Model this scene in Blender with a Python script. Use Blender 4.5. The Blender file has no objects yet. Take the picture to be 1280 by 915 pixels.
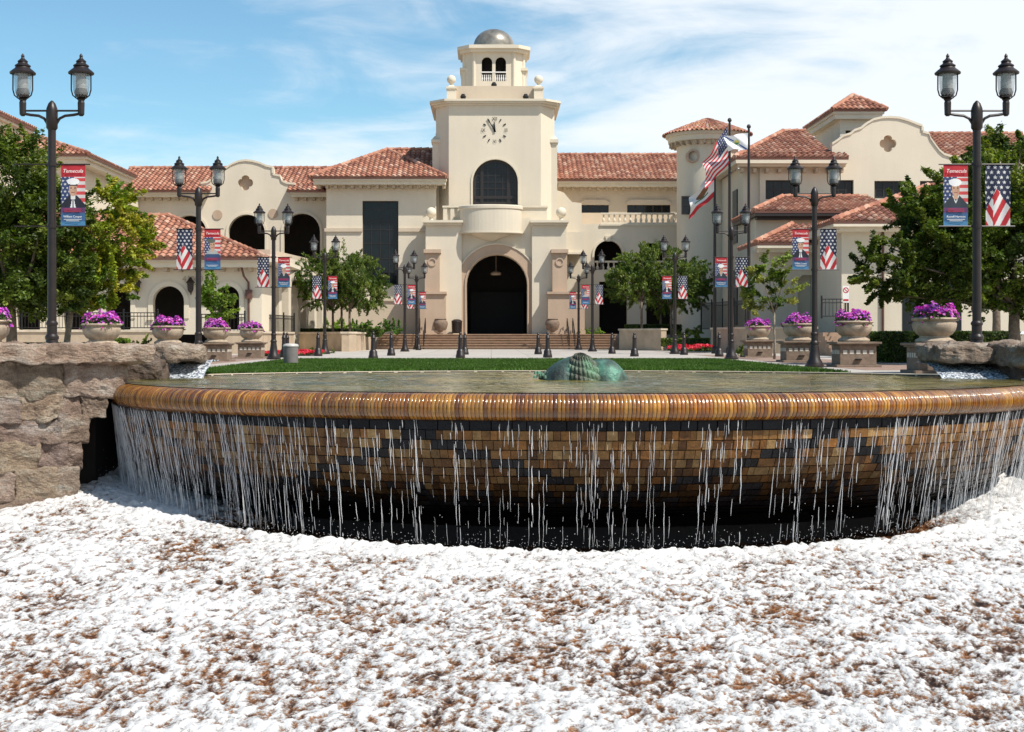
import bpy, bmesh, math, random
import numpy as np
from mathutils import Vector, Matrix
from mathutils.geometry import tessellate_polygon
random.seed(7); RNG = np.random.default_rng(11)
PI = math.pi
scene = bpy.context.scene
COL = scene.collection
F_PX, VX, HY, CZ = 1800.0, 614.0, 421.0, 0.78      # focal length in px of the 1280 px photo, vanishing point, eye height
def X_(px, d): return (px - VX) * d / F_PX
def Z_(py, d): return CZ + (HY - py) * d / F_PX
def P(px, py, d): return Vector((X_(px, d), d, Z_(py, d)))
def on_ground(px, py, z=0.0):
    d = (CZ - z) * F_PX / (py - HY)
    return Vector((X_(px, d), d, z))

# ------------------------------------------------------------------ materials
MATS = {}
def node_mat(name):
    m = bpy.data.materials.new(name); m.use_nodes = True
    nt = m.node_tree; b = nt.nodes['Principled BSDF']
    MATS[name] = m
    return m, nt, b
def N(nt, t, **kw):
    n = nt.nodes.new(t)
    for k, v in kw.items():
        if k in n.inputs: n.inputs[k].default_value = v
        else: setattr(n, k, v)
    return n
def basic(name, col, rough=.7, metal=0, var=.12, scale=3.0, bump=0, bscale=40, col2=None, spec=None, attr=False, stretch=None):
    """noise-mottled colour, optional per-face colour attribute multiplied in, optional bump"""
    m, nt, b = node_mat(name); L = nt.links
    tc = N(nt, 'ShaderNodeTexCoord')
    vec = tc.outputs['Object']
    if stretch:
        mp = N(nt, 'ShaderNodeMapping'); mp.inputs['Scale'].default_value = stretch
        L.new(vec, mp.inputs['Vector']); vec = mp.outputs['Vector']
    no = N(nt, 'ShaderNodeTexNoise', Scale=scale, Detail=6.0, Roughness=.65); L.new(vec, no.inputs['Vector'])
    ra = N(nt, 'ShaderNodeValToRGB')
    c2 = col2 or tuple(c * (1 - var * 2) for c in col); c1 = tuple(min(1, c * (1 + var)) for c in col)
    ra.color_ramp.elements[0].position = .3; ra.color_ramp.elements[0].color = (*c2, 1)
    ra.color_ramp.elements[1].position = .68; ra.color_ramp.elements[1].color = (*c1, 1)
    L.new(no.outputs['Fac'], ra.inputs['Fac']); out = ra.outputs['Color']
    if attr:
        at = N(nt, 'ShaderNodeAttribute', attribute_name='col')
        mx = N(nt, 'ShaderNodeMix', data_type='RGBA', blend_type='MULTIPLY'); mx.inputs[0].default_value = 1
        L.new(out, mx.inputs[6]); L.new(at.outputs['Color'], mx.inputs[7]); out = mx.outputs[2]
    L.new(out, b.inputs['Base Color'])
    b.inputs['Roughness'].default_value = rough; b.inputs['Metallic'].default_value = metal
    if spec is not None: b.inputs['Specular IOR Level'].default_value = spec
    if bump:
        n2 = N(nt, 'ShaderNodeTexNoise', Scale=bscale, Detail=5.0); L.new(vec, n2.inputs['Vector'])
        bp = N(nt, 'ShaderNodeBump', Strength=bump, Distance=.03); L.new(n2.outputs['Fac'], bp.inputs['Height'])
        L.new(bp.outputs['Normal'], b.inputs['Normal'])
    return m
def stucco(name, col, var=.045):
    m, nt, b = node_mat(name); L = nt.links
    tc = N(nt, 'ShaderNodeTexCoord')
    n1 = N(nt, 'ShaderNodeTexNoise', Scale=.35, Detail=5.0, Roughness=.6); L.new(tc.outputs['Object'], n1.inputs['Vector'])
    mp = N(nt, 'ShaderNodeMapping'); mp.inputs['Scale'].default_value = (1.1, 1.1, .16); L.new(tc.outputs['Object'], mp.inputs['Vector'])
    n2 = N(nt, 'ShaderNodeTexNoise', Scale=1.0, Detail=5.0, Roughness=.6); L.new(mp.outputs['Vector'], n2.inputs['Vector'])
    ad = N(nt, 'ShaderNodeMath', operation='ADD'); L.new(n1.outputs['Fac'], ad.inputs[0]); L.new(n2.outputs['Fac'], ad.inputs[1])
    ra = N(nt, 'ShaderNodeValToRGB')
    ra.color_ramp.elements[0].position = .35; ra.color_ramp.elements[0].color = (*[c * (1 - 2 * var) for c in col], 1)
    ra.color_ramp.elements[1].position = .65; ra.color_ramp.elements[1].color = (*[c * (1 + var * .6) for c in col], 1)
    hf = N(nt, 'ShaderNodeMath', operation='MULTIPLY'); hf.inputs[1].default_value = .5
    L.new(ad.outputs[0], hf.inputs[0]); L.new(hf.outputs[0], ra.inputs['Fac'])
    L.new(ra.outputs['Color'], b.inputs['Base Color'])
    b.inputs['Roughness'].default_value = .9; b.inputs['Specular IOR Level'].default_value = .2
    n3 = N(nt, 'ShaderNodeTexNoise', Scale=14.0, Detail=6.0); L.new(tc.outputs['Object'], n3.inputs['Vector'])
    bp = N(nt, 'ShaderNodeBump', Strength=.25, Distance=.03); L.new(n3.outputs['Fac'], bp.inputs['Height'])
    L.new(bp.outputs['Normal'], b.inputs['Normal'])
    return m
M_STUCCO = stucco('stucco_cream', (.67, .59, .465))
M_STUCCO2 = stucco('stucco_tan', (.57, .47, .355))
M_STUCCO3 = stucco('stucco_grey_cream', (.60, .535, .42))
M_TRIM = stucco('precast_trim', (.68, .60, .47), .05)
M_STONE = stucco('precast_stone', (.50, .37, .27), .08)
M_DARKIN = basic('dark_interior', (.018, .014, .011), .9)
M_TILE = basic('clay_tile', (.9, .9, .9), .8, var=.10, scale=1.2, attr=True, bump=.2)
M_EAVE = basic('eave_wood', (.46, .36, .25), .8)
M_FRAME = basic('bronze_window_frame', (.018, .013, .011), .5)
M_GLASS = basic('dark_window_glass', (.008, .011, .014), .05, spec=.28, bump=.03, bscale=1.5)
M_IRON = basic('dark_bronze_iron', (.019, .012, .010), .42, metal=.1, var=.2, scale=6)
M_IRON2 = basic('black_iron', (.012, .012, .013), .45, metal=.3)
M_BLACK = basic('matte_black', (.006, .006, .006), .8)
M_DOME = basic('dome_bronze', (.27, .245, .205), .36, metal=.45, var=.25, scale=2)
M_WHITE = basic('white_paint', (.78, .76, .72), .6, var=.03)
M_CLOTH = basic('printed_cloth', (1, 1, 1), .75, var=.03, attr=True)
M_CONC = basic('planter_concrete', (.42, .33, .24), .85, var=.22, scale=5, bump=.3, bscale=60)
M_CONC2 = basic('pedestal_concrete', (.22, .155, .11), .85, var=.2, scale=5, bump=.3, bscale=60)
M_TILESQ = basic('pedestal_tile', (.55, .50, .42), .6)
M_BARK = basic('bark', (.16, .12, .085), .9, var=.3, scale=9, bump=.6, bscale=30)
M_BARK2 = basic('pale_bark', (.30, .25, .19), .9, var=.3, scale=9, bump=.6, bscale=30)
M_SHRUB = None
def leafmat(name, trans=.32):
    m, nt, b = node_mat(name); L = nt.links
    at = N(nt, 'ShaderNodeAttribute', attribute_name='col')
    L.new(at.outputs['Color'], b.inputs['Base Color'])
    b.inputs['Roughness'].default_value = .5; b.inputs['Specular IOR Level'].default_value = .3
    tr = N(nt, 'ShaderNodeBsdfTranslucent')
    hs = N(nt, 'ShaderNodeHueSaturation', Saturation=1.15, Value=1.5); L.new(at.outputs['Color'], hs.inputs['Color'])
    L.new(hs.outputs['Color'], tr.inputs['Color'])
    mx = N(nt, 'ShaderNodeMixShader', Fac=trans)
    out = nt.nodes['Material Output']
    L.new(b.outputs[0], mx.inputs[1]); L.new(tr.outputs[0], mx.inputs[2]); L.new(mx.outputs[0], out.inputs['Surface'])
    return m
M_LEAF = leafmat('leaves'); M_PETAL = leafmat('petals', .3)
def glassmat():
    m, nt, b = node_mat('lantern_glass'); L = nt.links
    tr = N(nt, 'ShaderNodeBsdfTransparent'); tr.inputs['Color'].default_value = (.86, .88, .88, 1)
    b.inputs['Base Color'].default_value = (.5, .53, .53, 1); b.inputs['Roughness'].default_value = .08
    mx = N(nt, 'ShaderNodeMixShader', Fac=.30)
    L.new(tr.outputs[0], mx.inputs[1]); L.new(b.outputs[0], mx.inputs[2]); L.new(mx.outputs[0], nt.nodes['Material Output'].inputs['Surface'])
    return m
M_LGLASS = glassmat()
M_LAMPIN = basic('lamp_refractor', (.42, .42, .40), .35, stretch=(1, 1, 14), var=.25)

# ------------------------------------------------------------------ mesh builder
class MB:
    def __init__(s): s.v = []; s.f = []; s.c = []; s.mi = []
    def add(s, vs, fs, col=(1, 1, 1), mi=0):
        o = len(s.v); s.v.extend([tuple(v) for v in vs])
        for f in fs: s.f.append(tuple(i + o for i in f)); s.c.append(col); s.mi.append(mi)
    def box(s, x0, x1, y0, y1, z0, z1, col=(1, 1, 1), mi=0):
        vs = [(x0,y0,z0),(x1,y0,z0),(x1,y1,z0),(x0,y1,z0),(x0,y0,z1),(x1,y0,z1),(x1,y1,z1),(x0,y1,z1)]
        s.add(vs, [(0,3,2,1),(4,5,6,7),(0,1,5,4),(1,2,6,5),(2,3,7,6),(3,0,4,7)], col, mi)
    def pbox(s, px0, py0, px1, py1, d0, d1, col=(1, 1, 1), mi=0):
        """box whose front face spans these photo pixels when it stands at depth d0"""
        s.box(X_(px0, d0), X_(px1, d0), d0, d1, Z_(py1, d0), Z_(py0, d0), col, mi)
    def prism(s, plan, z0, z1, col=(1, 1, 1), mi=0, top=None):
        n = len(plan); tp = top or plan
        vs = [(x, y, z0) for x, y in plan] + [(x, y, z1) for x, y in tp]
        fs = [(i, (i+1) % n, n + (i+1) % n, n + i) for i in range(n)] + [tuple(range(n))[::-1], tuple(range(n, 2*n))]
        s.add(vs, fs, col, mi)
    def lathe(s, prof, cx, cy, z=0, n=16, col=(1, 1, 1), mi=0, sx=1, sy=1, caps=True, a0=0):
        vs = []
        for r, h in prof:
            for k in range(n):
                a = a0 + 2*PI*k/n; vs.append((cx + r*sx*math.cos(a), cy + r*sy*math.sin(a), z + h))
        fs = []
        for j in range(len(prof)-1):
            for k in range(n): fs.append((j*n+k, j*n+(k+1) % n, (j+1)*n+(k+1) % n, (j+1)*n+k))
        if caps: fs.append(tuple(range(n))[::-1]); fs.append(tuple(range((len(prof)-1)*n, len(prof)*n)))
        s.add(vs, fs, col, mi)
    def tube(s, pts, rad, n=8, col=(1, 1, 1), mi=0, caps=True):
        pts = [Vector(p) for p in pts]; m = len(pts)
        if not isinstance(rad, (list, tuple)): rad = [rad]*m
        vs = []; prev = None
        for i, p in enumerate(pts):
            t = (pts[min(i+1, m-1)] - pts[max(i-1, 0)])
            if t.length < 1e-9: t = Vector((0, 0, 1))
            t.normalize()
            if prev is None:
                a = Vector((0, 0, 1)) if abs(t.z) < .9 else Vector((1, 0, 0)); u = t.cross(a).normalized()
            else:
                u = prev - t*prev.dot(t); u = u.normalized() if u.length > 1e-6 else t.orthogonal().normalized()
            prev = u; w = t.cross(u)
            for k in range(n):
                a = 2*PI*k/n; vs.append(p + (u*math.cos(a) + w*math.sin(a))*rad[i])
        fs = [(j*n+k, j*n+(k+1) % n, (j+1)*n+(k+1) % n, (j+1)*n+k) for j in range(m-1) for k in range(n)]
        if caps: fs.append(tuple(range(n))[::-1]); fs.append(tuple(range((m-1)*n, m*n)))
        s.add(vs, fs, col, mi)
    def wall(s, O, U, pts, holes=(), thick=.4, col=(1, 1, 1), mi=0, z0=0):
        """vertical wall; pts and holes in (u, z); O ground origin (x,y), U unit direction (x,y); body goes to the left-hand side of U (away from viewer when U=(1,0))"""
        Nn = (-U[1], U[0])
        loops = [list(pts)] + [list(h) for h in holes]
        flat = [p for l in loops for p in l]
        tris = tessellate_polygon([[Vector((p[0], p[1], 0)) for p in l] for l in loops])
        n = len(flat)
        def w(p, t): return (O[0] + U[0]*p[0] + Nn[0]*t, O[1] + U[1]*p[0] + Nn[1]*t, p[1] + z0)
        vs = [w(p, 0) for p in flat] + [w(p, thick) for p in flat]
        fs = [tuple(t) for t in tris] + [tuple(i + n for i in t)[::-1] for t in tris]
        k = 0
        for l in loops:
            m = len(l)
            for i in range(m): a = k + i; b = k + (i+1) % m; fs.append((a, b, b+n, a+n))
            k += m
        s.add(vs, fs, col, mi)
    def pwall(s, d, pts, holes=(), thick=.4, col=(1, 1, 1), mi=0):
        cv = lambda l: [(X_(x, d), Z_(y, d)) for x, y in l]
        s.wall((0, d), (1, 0), cv(pts), [cv(h) for h in holes], thick, col, mi)
    def build(s, name, mat, parent=None, smooth=False, bevel=0):
        me = bpy.data.meshes.new(name); me.from_pydata(s.v, [], s.f)
        if s.c:
            a = me.attributes.new('col', 'FLOAT_COLOR', 'FACE')
            arr = np.ones((len(s.f), 4), np.float32); arr[:, :3] = np.array(s.c, np.float32).reshape(-1, 3)
            a.data.foreach_set('color', arr.ravel())
        ms = mat if isinstance(mat, (list, tuple)) else [mat]
        for m in ms: me.materials.append(m)
        if len(ms) > 1: me.polygons.foreach_set('material_index', s.mi)
        bm = bmesh.new(); bm.from_mesh(me); bmesh.ops.recalc_face_normals(bm, faces=bm.faces); bm.to_mesh(me); bm.free()
        if smooth: me.shade_smooth() if hasattr(me, 'shade_smooth') else None
        return link(me, name, parent, bevel)
def link(me, name, parent=None, bevel=0):
    o = bpy.data.objects.new(name, me); COL.objects.link(o)
    if parent is not None: o.parent = parent
    if bevel:
        md = o.modifiers.new('bevel', 'BEVEL'); md.width = bevel; md.segments = 2; md.limit_method = 'ANGLE'
    return o
def smooth_angle(o, deg=40):
    me = o.data; me.shade_smooth()
    try: me.set_sharp_from_angle(angle=math.radians(deg))
    except Exception: pass
    return o
def tag(o, label=None, cat=None, group=None, kind=None):
    if label: o['label'] = label
    if cat: o['category'] = cat
    if group: o['group'] = group
    if kind: o['kind'] = kind
    return o
def empty(name, loc, label, cat, group=None):
    o = bpy.data.objects.new(name, None); COL.objects.link(o); o.location = loc
    o.empty_display_size = .2
    return tag(o, label, cat, group)
def part(o, parent):
    """parent to a located empty while the mesh stays in world coordinates"""
    o.parent = parent; o.matrix_parent_inverse = Matrix.Translation(-Vector(parent.location)) if parent.type == 'EMPTY' and parent.parent is None else Matrix()
    return o
def copy_tree(o, parent=None):
    c = o.copy(); COL.objects.link(c)
    if parent is not None: c.parent = parent
    for ch in list(o.children): copy_tree(ch, c)
    return c
def raw_mesh(name, V, Fc, mat, cols=None, smooth=False, per=None, parent=None):
    """fast mesh from numpy arrays; Fc (n,k)"""
    me = bpy.data.meshes.new(name); n, k = Fc.shape
    me.vertices.add(len(V)); me.vertices.foreach_set('co', V.astype(np.float32).ravel())
    me.loops.add(n*k); me.loops.foreach_set('vertex_index', Fc.astype(np.int32).ravel())
    me.polygons.add(n); me.polygons.foreach_set('loop_start', np.arange(0, n*k, k, dtype=np.int32))
    if cols is not None:
        a = me.attributes.new('col', 'FLOAT_COLOR', 'FACE'); arr = np.ones((n, 4), np.float32); arr[:, :3] = cols
        a.data.foreach_set('color', arr.ravel())
    if per is not None:
        for nm, val in per.items():
            a = me.attributes.new(nm, 'FLOAT', 'POINT'); a.data.foreach_set('value', val.astype(np.float32).ravel())
    me.update(calc_edges=True); me.validate()
    me.materials.append(mat)
    if smooth: me.shade_smooth()
    return link(me, name, parent)
def archpts(x0, x1, ytop, ybot, n=14, rise=None):
    """arched hole in photo pixels (y down)"""
    c = (x0+x1)/2; r = (x1-x0)/2; ry = rise or r
    pts = [(x0, ybot)]
    for k in range(n+1):
        a = PI - PI*k/n; pts.append((c + r*math.cos(a), ytop + ry - ry*math.sin(a)))
    pts.append((x1, ybot)); return pts
def archring(x0, x1, ytop, ybot, w, n=18):
    """ring band around an arch, photo pixels: one polygon"""
    a = archpts(x0, x1, ytop, ybot, n); b = archpts(x0-w, x1+w, ytop-w, ybot, n)
    return b + a[::-1]

# ------------------------------------------------------------------ clay tile roofs
TERRA = [(.42,.175,.105),(.47,.21,.13),(.35,.135,.08),(.50,.25,.16),(.41,.17,.10),(.56,.33,.23),(.44,.19,.115),(.29,.11,.07)]
def tile_plane(poly, bmo, layer, w=.34, ln=.48, seed=0):
    """corrugated barrel-tile surface over a planar convex polygon"""
    rnd = random.Random(seed)
    p = [Vector(q) for q in poly]; n = (p[1]-p[0]).cross(p[2]-p[0]).normalized()
    if n.z < 0: n = -n
    dn = (Vector((0, 0, -1)) + n*n.z).normalized(); ac = n.cross(dn).normalized()
    o = p[0]; S = [(q-o).dot(ac) for q in p]; T = [(q-o).dot(dn) for q in p]
    s0 = math.floor(min(S)/w)*w; s1 = max(S)+w; t1 = max(T); t0 = min(T)-ln
    ncol = int((s1-s0)/w)+1; nrow = int(math.ceil((t1-t0)/ln)); t0 = t1 - nrow*ln
    bm = bmesh.new(); lay = bm.faces.layers.float_color.new('col')
    prof = [(0, 0), (.12, .045), (.3, .085), (.5, .085), (.68, .045), (.8, 0)]
    for r in range(nrow):
        ta, tb = t0 + r*ln, t0 + (r+1)*ln
        rowa = []; rowb = []
        for c in range(ncol):
            for u, h in prof:
                s = s0 + (c+u)*w
                rowa.append(bm.verts.new(o + ac*s + dn*ta + n*(h*.9)))
                rowb.append(bm.verts.new(o + ac*s + dn*tb + n*(h+.035)))
        k = len(prof)
        for c in range(ncol):
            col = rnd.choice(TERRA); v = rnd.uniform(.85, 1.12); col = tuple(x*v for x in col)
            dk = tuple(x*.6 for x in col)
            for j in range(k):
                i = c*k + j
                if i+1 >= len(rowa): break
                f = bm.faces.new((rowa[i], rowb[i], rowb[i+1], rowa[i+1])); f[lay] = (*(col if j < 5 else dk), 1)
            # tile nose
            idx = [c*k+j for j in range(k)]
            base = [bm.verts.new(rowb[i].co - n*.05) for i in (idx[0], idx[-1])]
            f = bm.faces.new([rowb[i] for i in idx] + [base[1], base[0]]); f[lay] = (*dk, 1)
    cen = sum(p, Vector())/len(p)
    for i in range(len(p)):
        a, b = p[i], p[(i+1) % len(p)]; pn = (b-a).cross(n).normalized()
        if pn.dot(cen-a) > 0: pn = -pn
        g = bm.verts[:] + bm.edges[:] + bm.faces[:]
        bmesh.ops.bisect_plane(bm, geom=g, plane_co=a + pn*.001, plane_no=pn, clear_outer=True)
    vs = {}
    out = []
    for v in bm.verts: vs[v.index] = None
    bm.verts.index_update()
    V = [v.co.copy() for v in bm.verts]; Fs = [([v.index for v in f.verts], tuple(f[lay])[:3]) for f in bm.faces]
    bm.free()
    return V, Fs
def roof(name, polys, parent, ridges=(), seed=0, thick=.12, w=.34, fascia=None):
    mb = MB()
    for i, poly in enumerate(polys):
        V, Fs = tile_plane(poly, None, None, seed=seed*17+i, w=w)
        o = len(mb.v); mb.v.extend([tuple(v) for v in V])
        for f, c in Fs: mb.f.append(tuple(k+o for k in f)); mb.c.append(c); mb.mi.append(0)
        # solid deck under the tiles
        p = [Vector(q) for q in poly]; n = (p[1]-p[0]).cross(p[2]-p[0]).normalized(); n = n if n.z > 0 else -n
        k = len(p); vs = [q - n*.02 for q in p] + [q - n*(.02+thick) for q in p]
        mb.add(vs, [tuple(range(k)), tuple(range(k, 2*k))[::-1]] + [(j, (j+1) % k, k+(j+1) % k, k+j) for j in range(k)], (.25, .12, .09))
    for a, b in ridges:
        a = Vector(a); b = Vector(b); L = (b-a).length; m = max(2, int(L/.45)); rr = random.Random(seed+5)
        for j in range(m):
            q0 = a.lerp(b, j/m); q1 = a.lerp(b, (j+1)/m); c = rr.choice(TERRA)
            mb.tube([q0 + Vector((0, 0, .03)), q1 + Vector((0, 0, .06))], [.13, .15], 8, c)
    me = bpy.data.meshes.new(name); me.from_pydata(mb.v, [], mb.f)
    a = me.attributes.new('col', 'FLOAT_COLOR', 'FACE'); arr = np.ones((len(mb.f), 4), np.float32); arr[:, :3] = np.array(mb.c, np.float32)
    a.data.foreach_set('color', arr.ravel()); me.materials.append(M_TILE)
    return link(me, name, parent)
def window(name, px0, py0, px1, py1, d, nx, ny, parent, fr=.07, bar=.045, arch=False, rows=None):
    """frame (part) with its pane (sub-part), standing in an opening at depth d"""
    x0, x1, z0, z1 = X_(px0, d), X_(px1, d), Z_(py1, d), Z_(py0, d)
    m = MB()
    if arch:
        r = (x1-x0)/2; cx = (x0+x1)/2; zs = z1 - r
        prev = None
        ring = [(x0, z0)] + [(cx + r*math.cos(PI-PI*k/24), zs + r*math.sin(PI*k/24)) for k in range(25)] + [(x1, z0)]
        inner = [(x0+fr, z0+fr)] + [(cx + (r-fr)*math.cos(PI-PI*k/24), zs + (r-fr)*math.sin(PI*k/24)) for k in range(25)] + [(x1-fr, z0+fr)]
        m.wall((0, d), (1, 0), ring, [inner], .12)
        top = lambda x: zs + math.sqrt(max(0, (r-fr*.5)**2 - (x-cx)**2))
    else:
        m.box(x0, x1, d, d+.12, z0, z0+fr); m.box(x0, x1, d, d+.12, z1-fr, z1)
        m.box(x0, x0+fr, d+.001, d+.119, z0+fr, z1-fr); m.box(x1-fr, x1, d+.001, d+.119, z0+fr, z1-fr)
        top = lambda x: z1-fr
    for i in range(1, nx):
        x = x0 + (x1-x0)*i/nx; m.box(x-bar/2, x+bar/2, d+.01, d+.1, z0+fr, top(x))
    for j in range(1, ny):
        z = z0 + (z1-z0)*j/ny if not rows else z0 + (z1-z0)*rows[j-1]
        w = 0
        if arch and z > zs: w = (x1-x0)/2 - math.sqrt(max(0, r*r-(z-zs)**2))
        m.box(x0+fr+w, x1-fr-w, d+.02, d+.09, z-bar/2, z+bar/2)
    f = m.build(name, M_FRAME, parent)
    g = MB()
    if arch: g.wall((0, d+.06), (1, 0), inner, [], .02)
    else: g.box(x0+fr, x1-fr, d+.05, d+.07, z0+fr, z1-fr)
    g.build('pane', M_GLASS, f)
    return f
def text_geo(body, size, shear=0, align='CENTER'):
    cu = bpy.data.curves.new('lettering', 'FONT'); cu.body = body; cu.size = size; cu.align_x = align; cu.align_y = 'CENTER'; cu.shear = shear
    cu.resolution_u = 2
    o = bpy.data.objects.new('lettering', cu); COL.objects.link(o)
    dg = bpy.context.evaluated_depsgraph_get(); me = o.evaluated_get(dg).to_mesh()
    V = [tuple(v.co) for v in me.vertices]; Fs = [tuple(p.vertices) for p in me.polygons]
    o.evaluated_get(dg).to_mesh_clear(); bpy.data.objects.remove(o); bpy.data.curves.remove(cu)
    return V, Fs
def add_text(mb, body, size, cx, y, cz, t=.01, shear=0, col=(1, 1, 1), sx=1):
    V, Fs = text_geo(body, size, shear)
    n = len(V); vs = [(cx + v[0]*sx, y, cz + v[1]) for v in V] + [(cx + v[0]*sx, y+t, cz + v[1]) for v in V]
    mb.add(vs, Fs + [tuple(i+n for i in f)[::-1] for f in Fs], col)
# ================================================================== the city hall
HALL = empty('city_hall', (0, 0, 0), 'large cream stucco hall with red tile roofs and a central domed clock tower', 'building')
def part_build(mb, name, mat, parent=None, **k): return mb.build(name, mat, parent or HALL, **k)
CX = .27
# ---- tower shaft
m = MB()
d = 96.0
zt = Z_(132, d)
# front face with arched opening, closed body behind it
m.pwall(d, [(561, 300), (561, 132), (676, 132), (676, 300)], [archpts(591, 647.4, 199, 256)], .5)
m.pbox(561, 300, 576, 419, d+.001, d+.5); m.pbox(664, 300, 676, 419, d+.001, d+.5)
L, R = X_(561, d), X_(676, d); LL, RR = X_(545, 97.3), X_(693, 97.3)
m.prism([(L, d+.001), (L, d+.5), (L+.0, 104), (LL, 104), (LL, 97.3)], 0, zt)
m.prism([(R, d+.001), (RR, 97.3), (RR, 104), (R, 104), (R, d+.5)], 0, zt)
m.box(L, R, 103.5, 104, 0, zt-.001); m.box(L, R, d+.5, 103.5, zt-.3, zt)
m.box(L, R, d+.5, 103.5, Z_(262, d)-.3, Z_(262, d))
part_build(m, 'tower', M_STUCCO)
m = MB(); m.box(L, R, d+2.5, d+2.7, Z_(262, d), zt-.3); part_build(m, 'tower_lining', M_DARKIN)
m = MB(); m.pwall(d-.06, archring(591, 647.4, 199, 256, 2.4), [], .2); part_build(m, 'window_surround', M_TRIM)
w = window('arched_window', 591.4, 199.4, 647, 256, d+.3, 6, 6, HALL, fr=.2, bar=.05, arch=True, rows=[.19, .36, .5, .64, .78])
mm = MB()
for x in (602.5, 635.5): mm.pbox(x-1.8, 204, x+1.8, 256, d+.26, d+.42)
mm.pbox(593, 245, 646, 248.5, d+.25, d+.43); mm.build('mullion', M_FRAME, w)
# side piers with ball finials
def ball(px, py, d, r, name='ball_finial', mat=None):
    mb = MB(); X, Z = X_(px, d), Z_(py, d)
    prof = [(.45*r, -2.3*r), (.55*r, -2.1*r), (.62*r, -1.7*r), (.34*r, -1.35*r), (.4*r, -1.0*r)]
    prof += [(r*math.cos(a), r*math.sin(a)) for a in [(-66+i*13)*PI/180 for i in range(12)]] + [(.02, r)]
    mb.lathe(prof, X, d, Z, 16); o = part_build(mb, name, mat or M_TRIM); smooth_angle(o, 50); return o
for s, a, b in ((0, 540.5, 561.5), (1, 675.5, 696.5)):
    m = MB(); dd = 97.0
    m.pbox(a, 176, b, 300, dd, dd+4)
    m.pbox(a-1.5, 174, b+1.5, 178, dd-.15, dd+4.2)
    m.prism([(X_(a-.5, dd), dd-.05), (X_(b+.5, dd), dd-.05), (X_(b+.5, dd), dd+4.1), (X_(a-.5, dd), dd+4.1)], Z_(174, dd), Z_(169, dd),
            top=[(X_(a+2.5, dd), dd+.4), (X_(b-2.5, dd), dd+.4), (X_(b-2.5, dd), dd+3.6), (X_(a+2.5, dd), dd+3.6)])
    m.pbox(a+4, 166.5, b-4, 169.2, dd+.6, dd+1.6)
    part_build(m, 'pier', M_STUCCO)
    ball((a+b)/2+(1 if s == 0 else -1), 160.5, dd+1.1, .29)
# shaft cornice
def oct_ring(hw, hf, y0, y1, cut):
    """chamfered-corner plan; hw half width, cut corner"""
    return [(CX-hw+cut, y0), (CX+hw-cut, y0), (CX+hw, y0+cut), (CX+hw, y1), (CX-hw, y1), (CX-hw, y0+cut)]
m = MB()
for k, (yy0, yy1, e) in enumerate([(132, 129.5, .12), (129.5, 127.2, .3), (127.2, 124.6, .42)]):
    m.prism(oct_ring(3.98+e, 0, 96-e, 104+e, 1.02), Z_(yy0, 96), Z_(yy1, 96))
part_build(m, 'cornice', M_TRIM)
# attic parapet with corner pedestals
m = MB(); dd = 96.6
m.pbox(568, 107.5, 669, 124.8, dd+.4, dd+6.4); part_build(m, 'attic', M_STUCCO2)
for a, b in ((558.5, 570), (667.5, 679)):
    m = MB(); m.pbox(a, 110, b, 124.7, dd, dd+1.2); m.pbox(a-.8, 108, b+.8, 110.5, dd-.08, dd+1.3)
    m.prism([(X_(a+1, dd), dd+.1), (X_(b-1, dd), dd+.1), (X_(b-1, dd), dd+1.1), (X_(a+1, dd), dd+1.1)], Z_(108, dd), Z_(105, dd),
            top=[(X_(a+3.5, dd), dd+.4), (X_(b-3.5, dd), dd+.4), (X_(b-3.5, dd), dd+.8), (X_(a+3.5, dd), dd+.8)])
    part_build(m, 'attic_pedestal', M_STUCCO); ball((a+b)/2, 99.5, dd+.6, .30)
for px, py in ((579, 122), (617.5, 105.5), (657, 122)):
    m = MB(); m.lathe([(.16, 0), (.2, .12), (.1, .3)], X_(px, 97), 96.75 if py > 110 else 97.3, Z_(py, 97)-.1, 10); part_build(m, 'flood_light', M_BLACK)
# ---- belfry (octagonal lantern)
bc = (X_(617.3, 98.6), 100.2); zb0, zb1 = Z_(107.5, 98), Z_(62, 98)
hw, fh = 2.05, 1.38
def oct8(hw, fh): return [(-fh, -hw), (fh, -hw), (hw, -fh), (hw, fh), (fh, hw), (-fh, hw), (-hw, fh), (-hw, -fh)]
O8 = oct8(hw, fh)
m = MB()
for i in range(8):
    a = Vector(O8[i]); b = Vector(O8[(i+1) % 8]); Ln = (b-a).length; U = (b-a)/Ln
    holes = []
    if i % 2 == 0:
        za = Z_(100.8, 98); ztop = Z_(70.5, 98); r = .36
        for c in (Ln/2-.47, Ln/2+.47):
            zs = ztop - r
            holes.append([(c-r, za)] + [(c+r*math.cos(PI-PI*k/10), zs+r*math.sin(PI*k/10)) for k in range(11)] + [(c+r, za)])
    m.wall((bc[0]+a.x, bc[1]+a.y), (U.x, U.y), [(0, zb0), (Ln, zb0), (Ln, zb1), (0, zb1)], holes, .22)
m.prism([(bc[0]+x*.86, bc[1]+y*.86) for x, y in O8], zb1-.3, zb1-.01)
part_build(m, 'belfry', M_STUCCO)
m = MB(); m.prism([(bc[0]+x*.45, bc[1]+y*.45) for x, y in O8], zb0, zb1-.3); part_build(m, 'belfry_core', M_DARKIN)
m = MB()                                   # corner strips + cornice of the belfry
for (x, y) in O8:
    m.lathe([(.13, 0), (.13, zb1-zb0)], bc[0]+x*.985, bc[1]+y*.985, zb0, 8)
m.prism([(bc[0]+x*1.14, bc[1]+y*1.14) for x, y in O8], zb1-.15, zb1+.05)
m.prism([(bc[0]+x*1.22, bc[1]+y*1.22) for x, y in O8], zb1+.05, zb1+.28)
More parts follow.
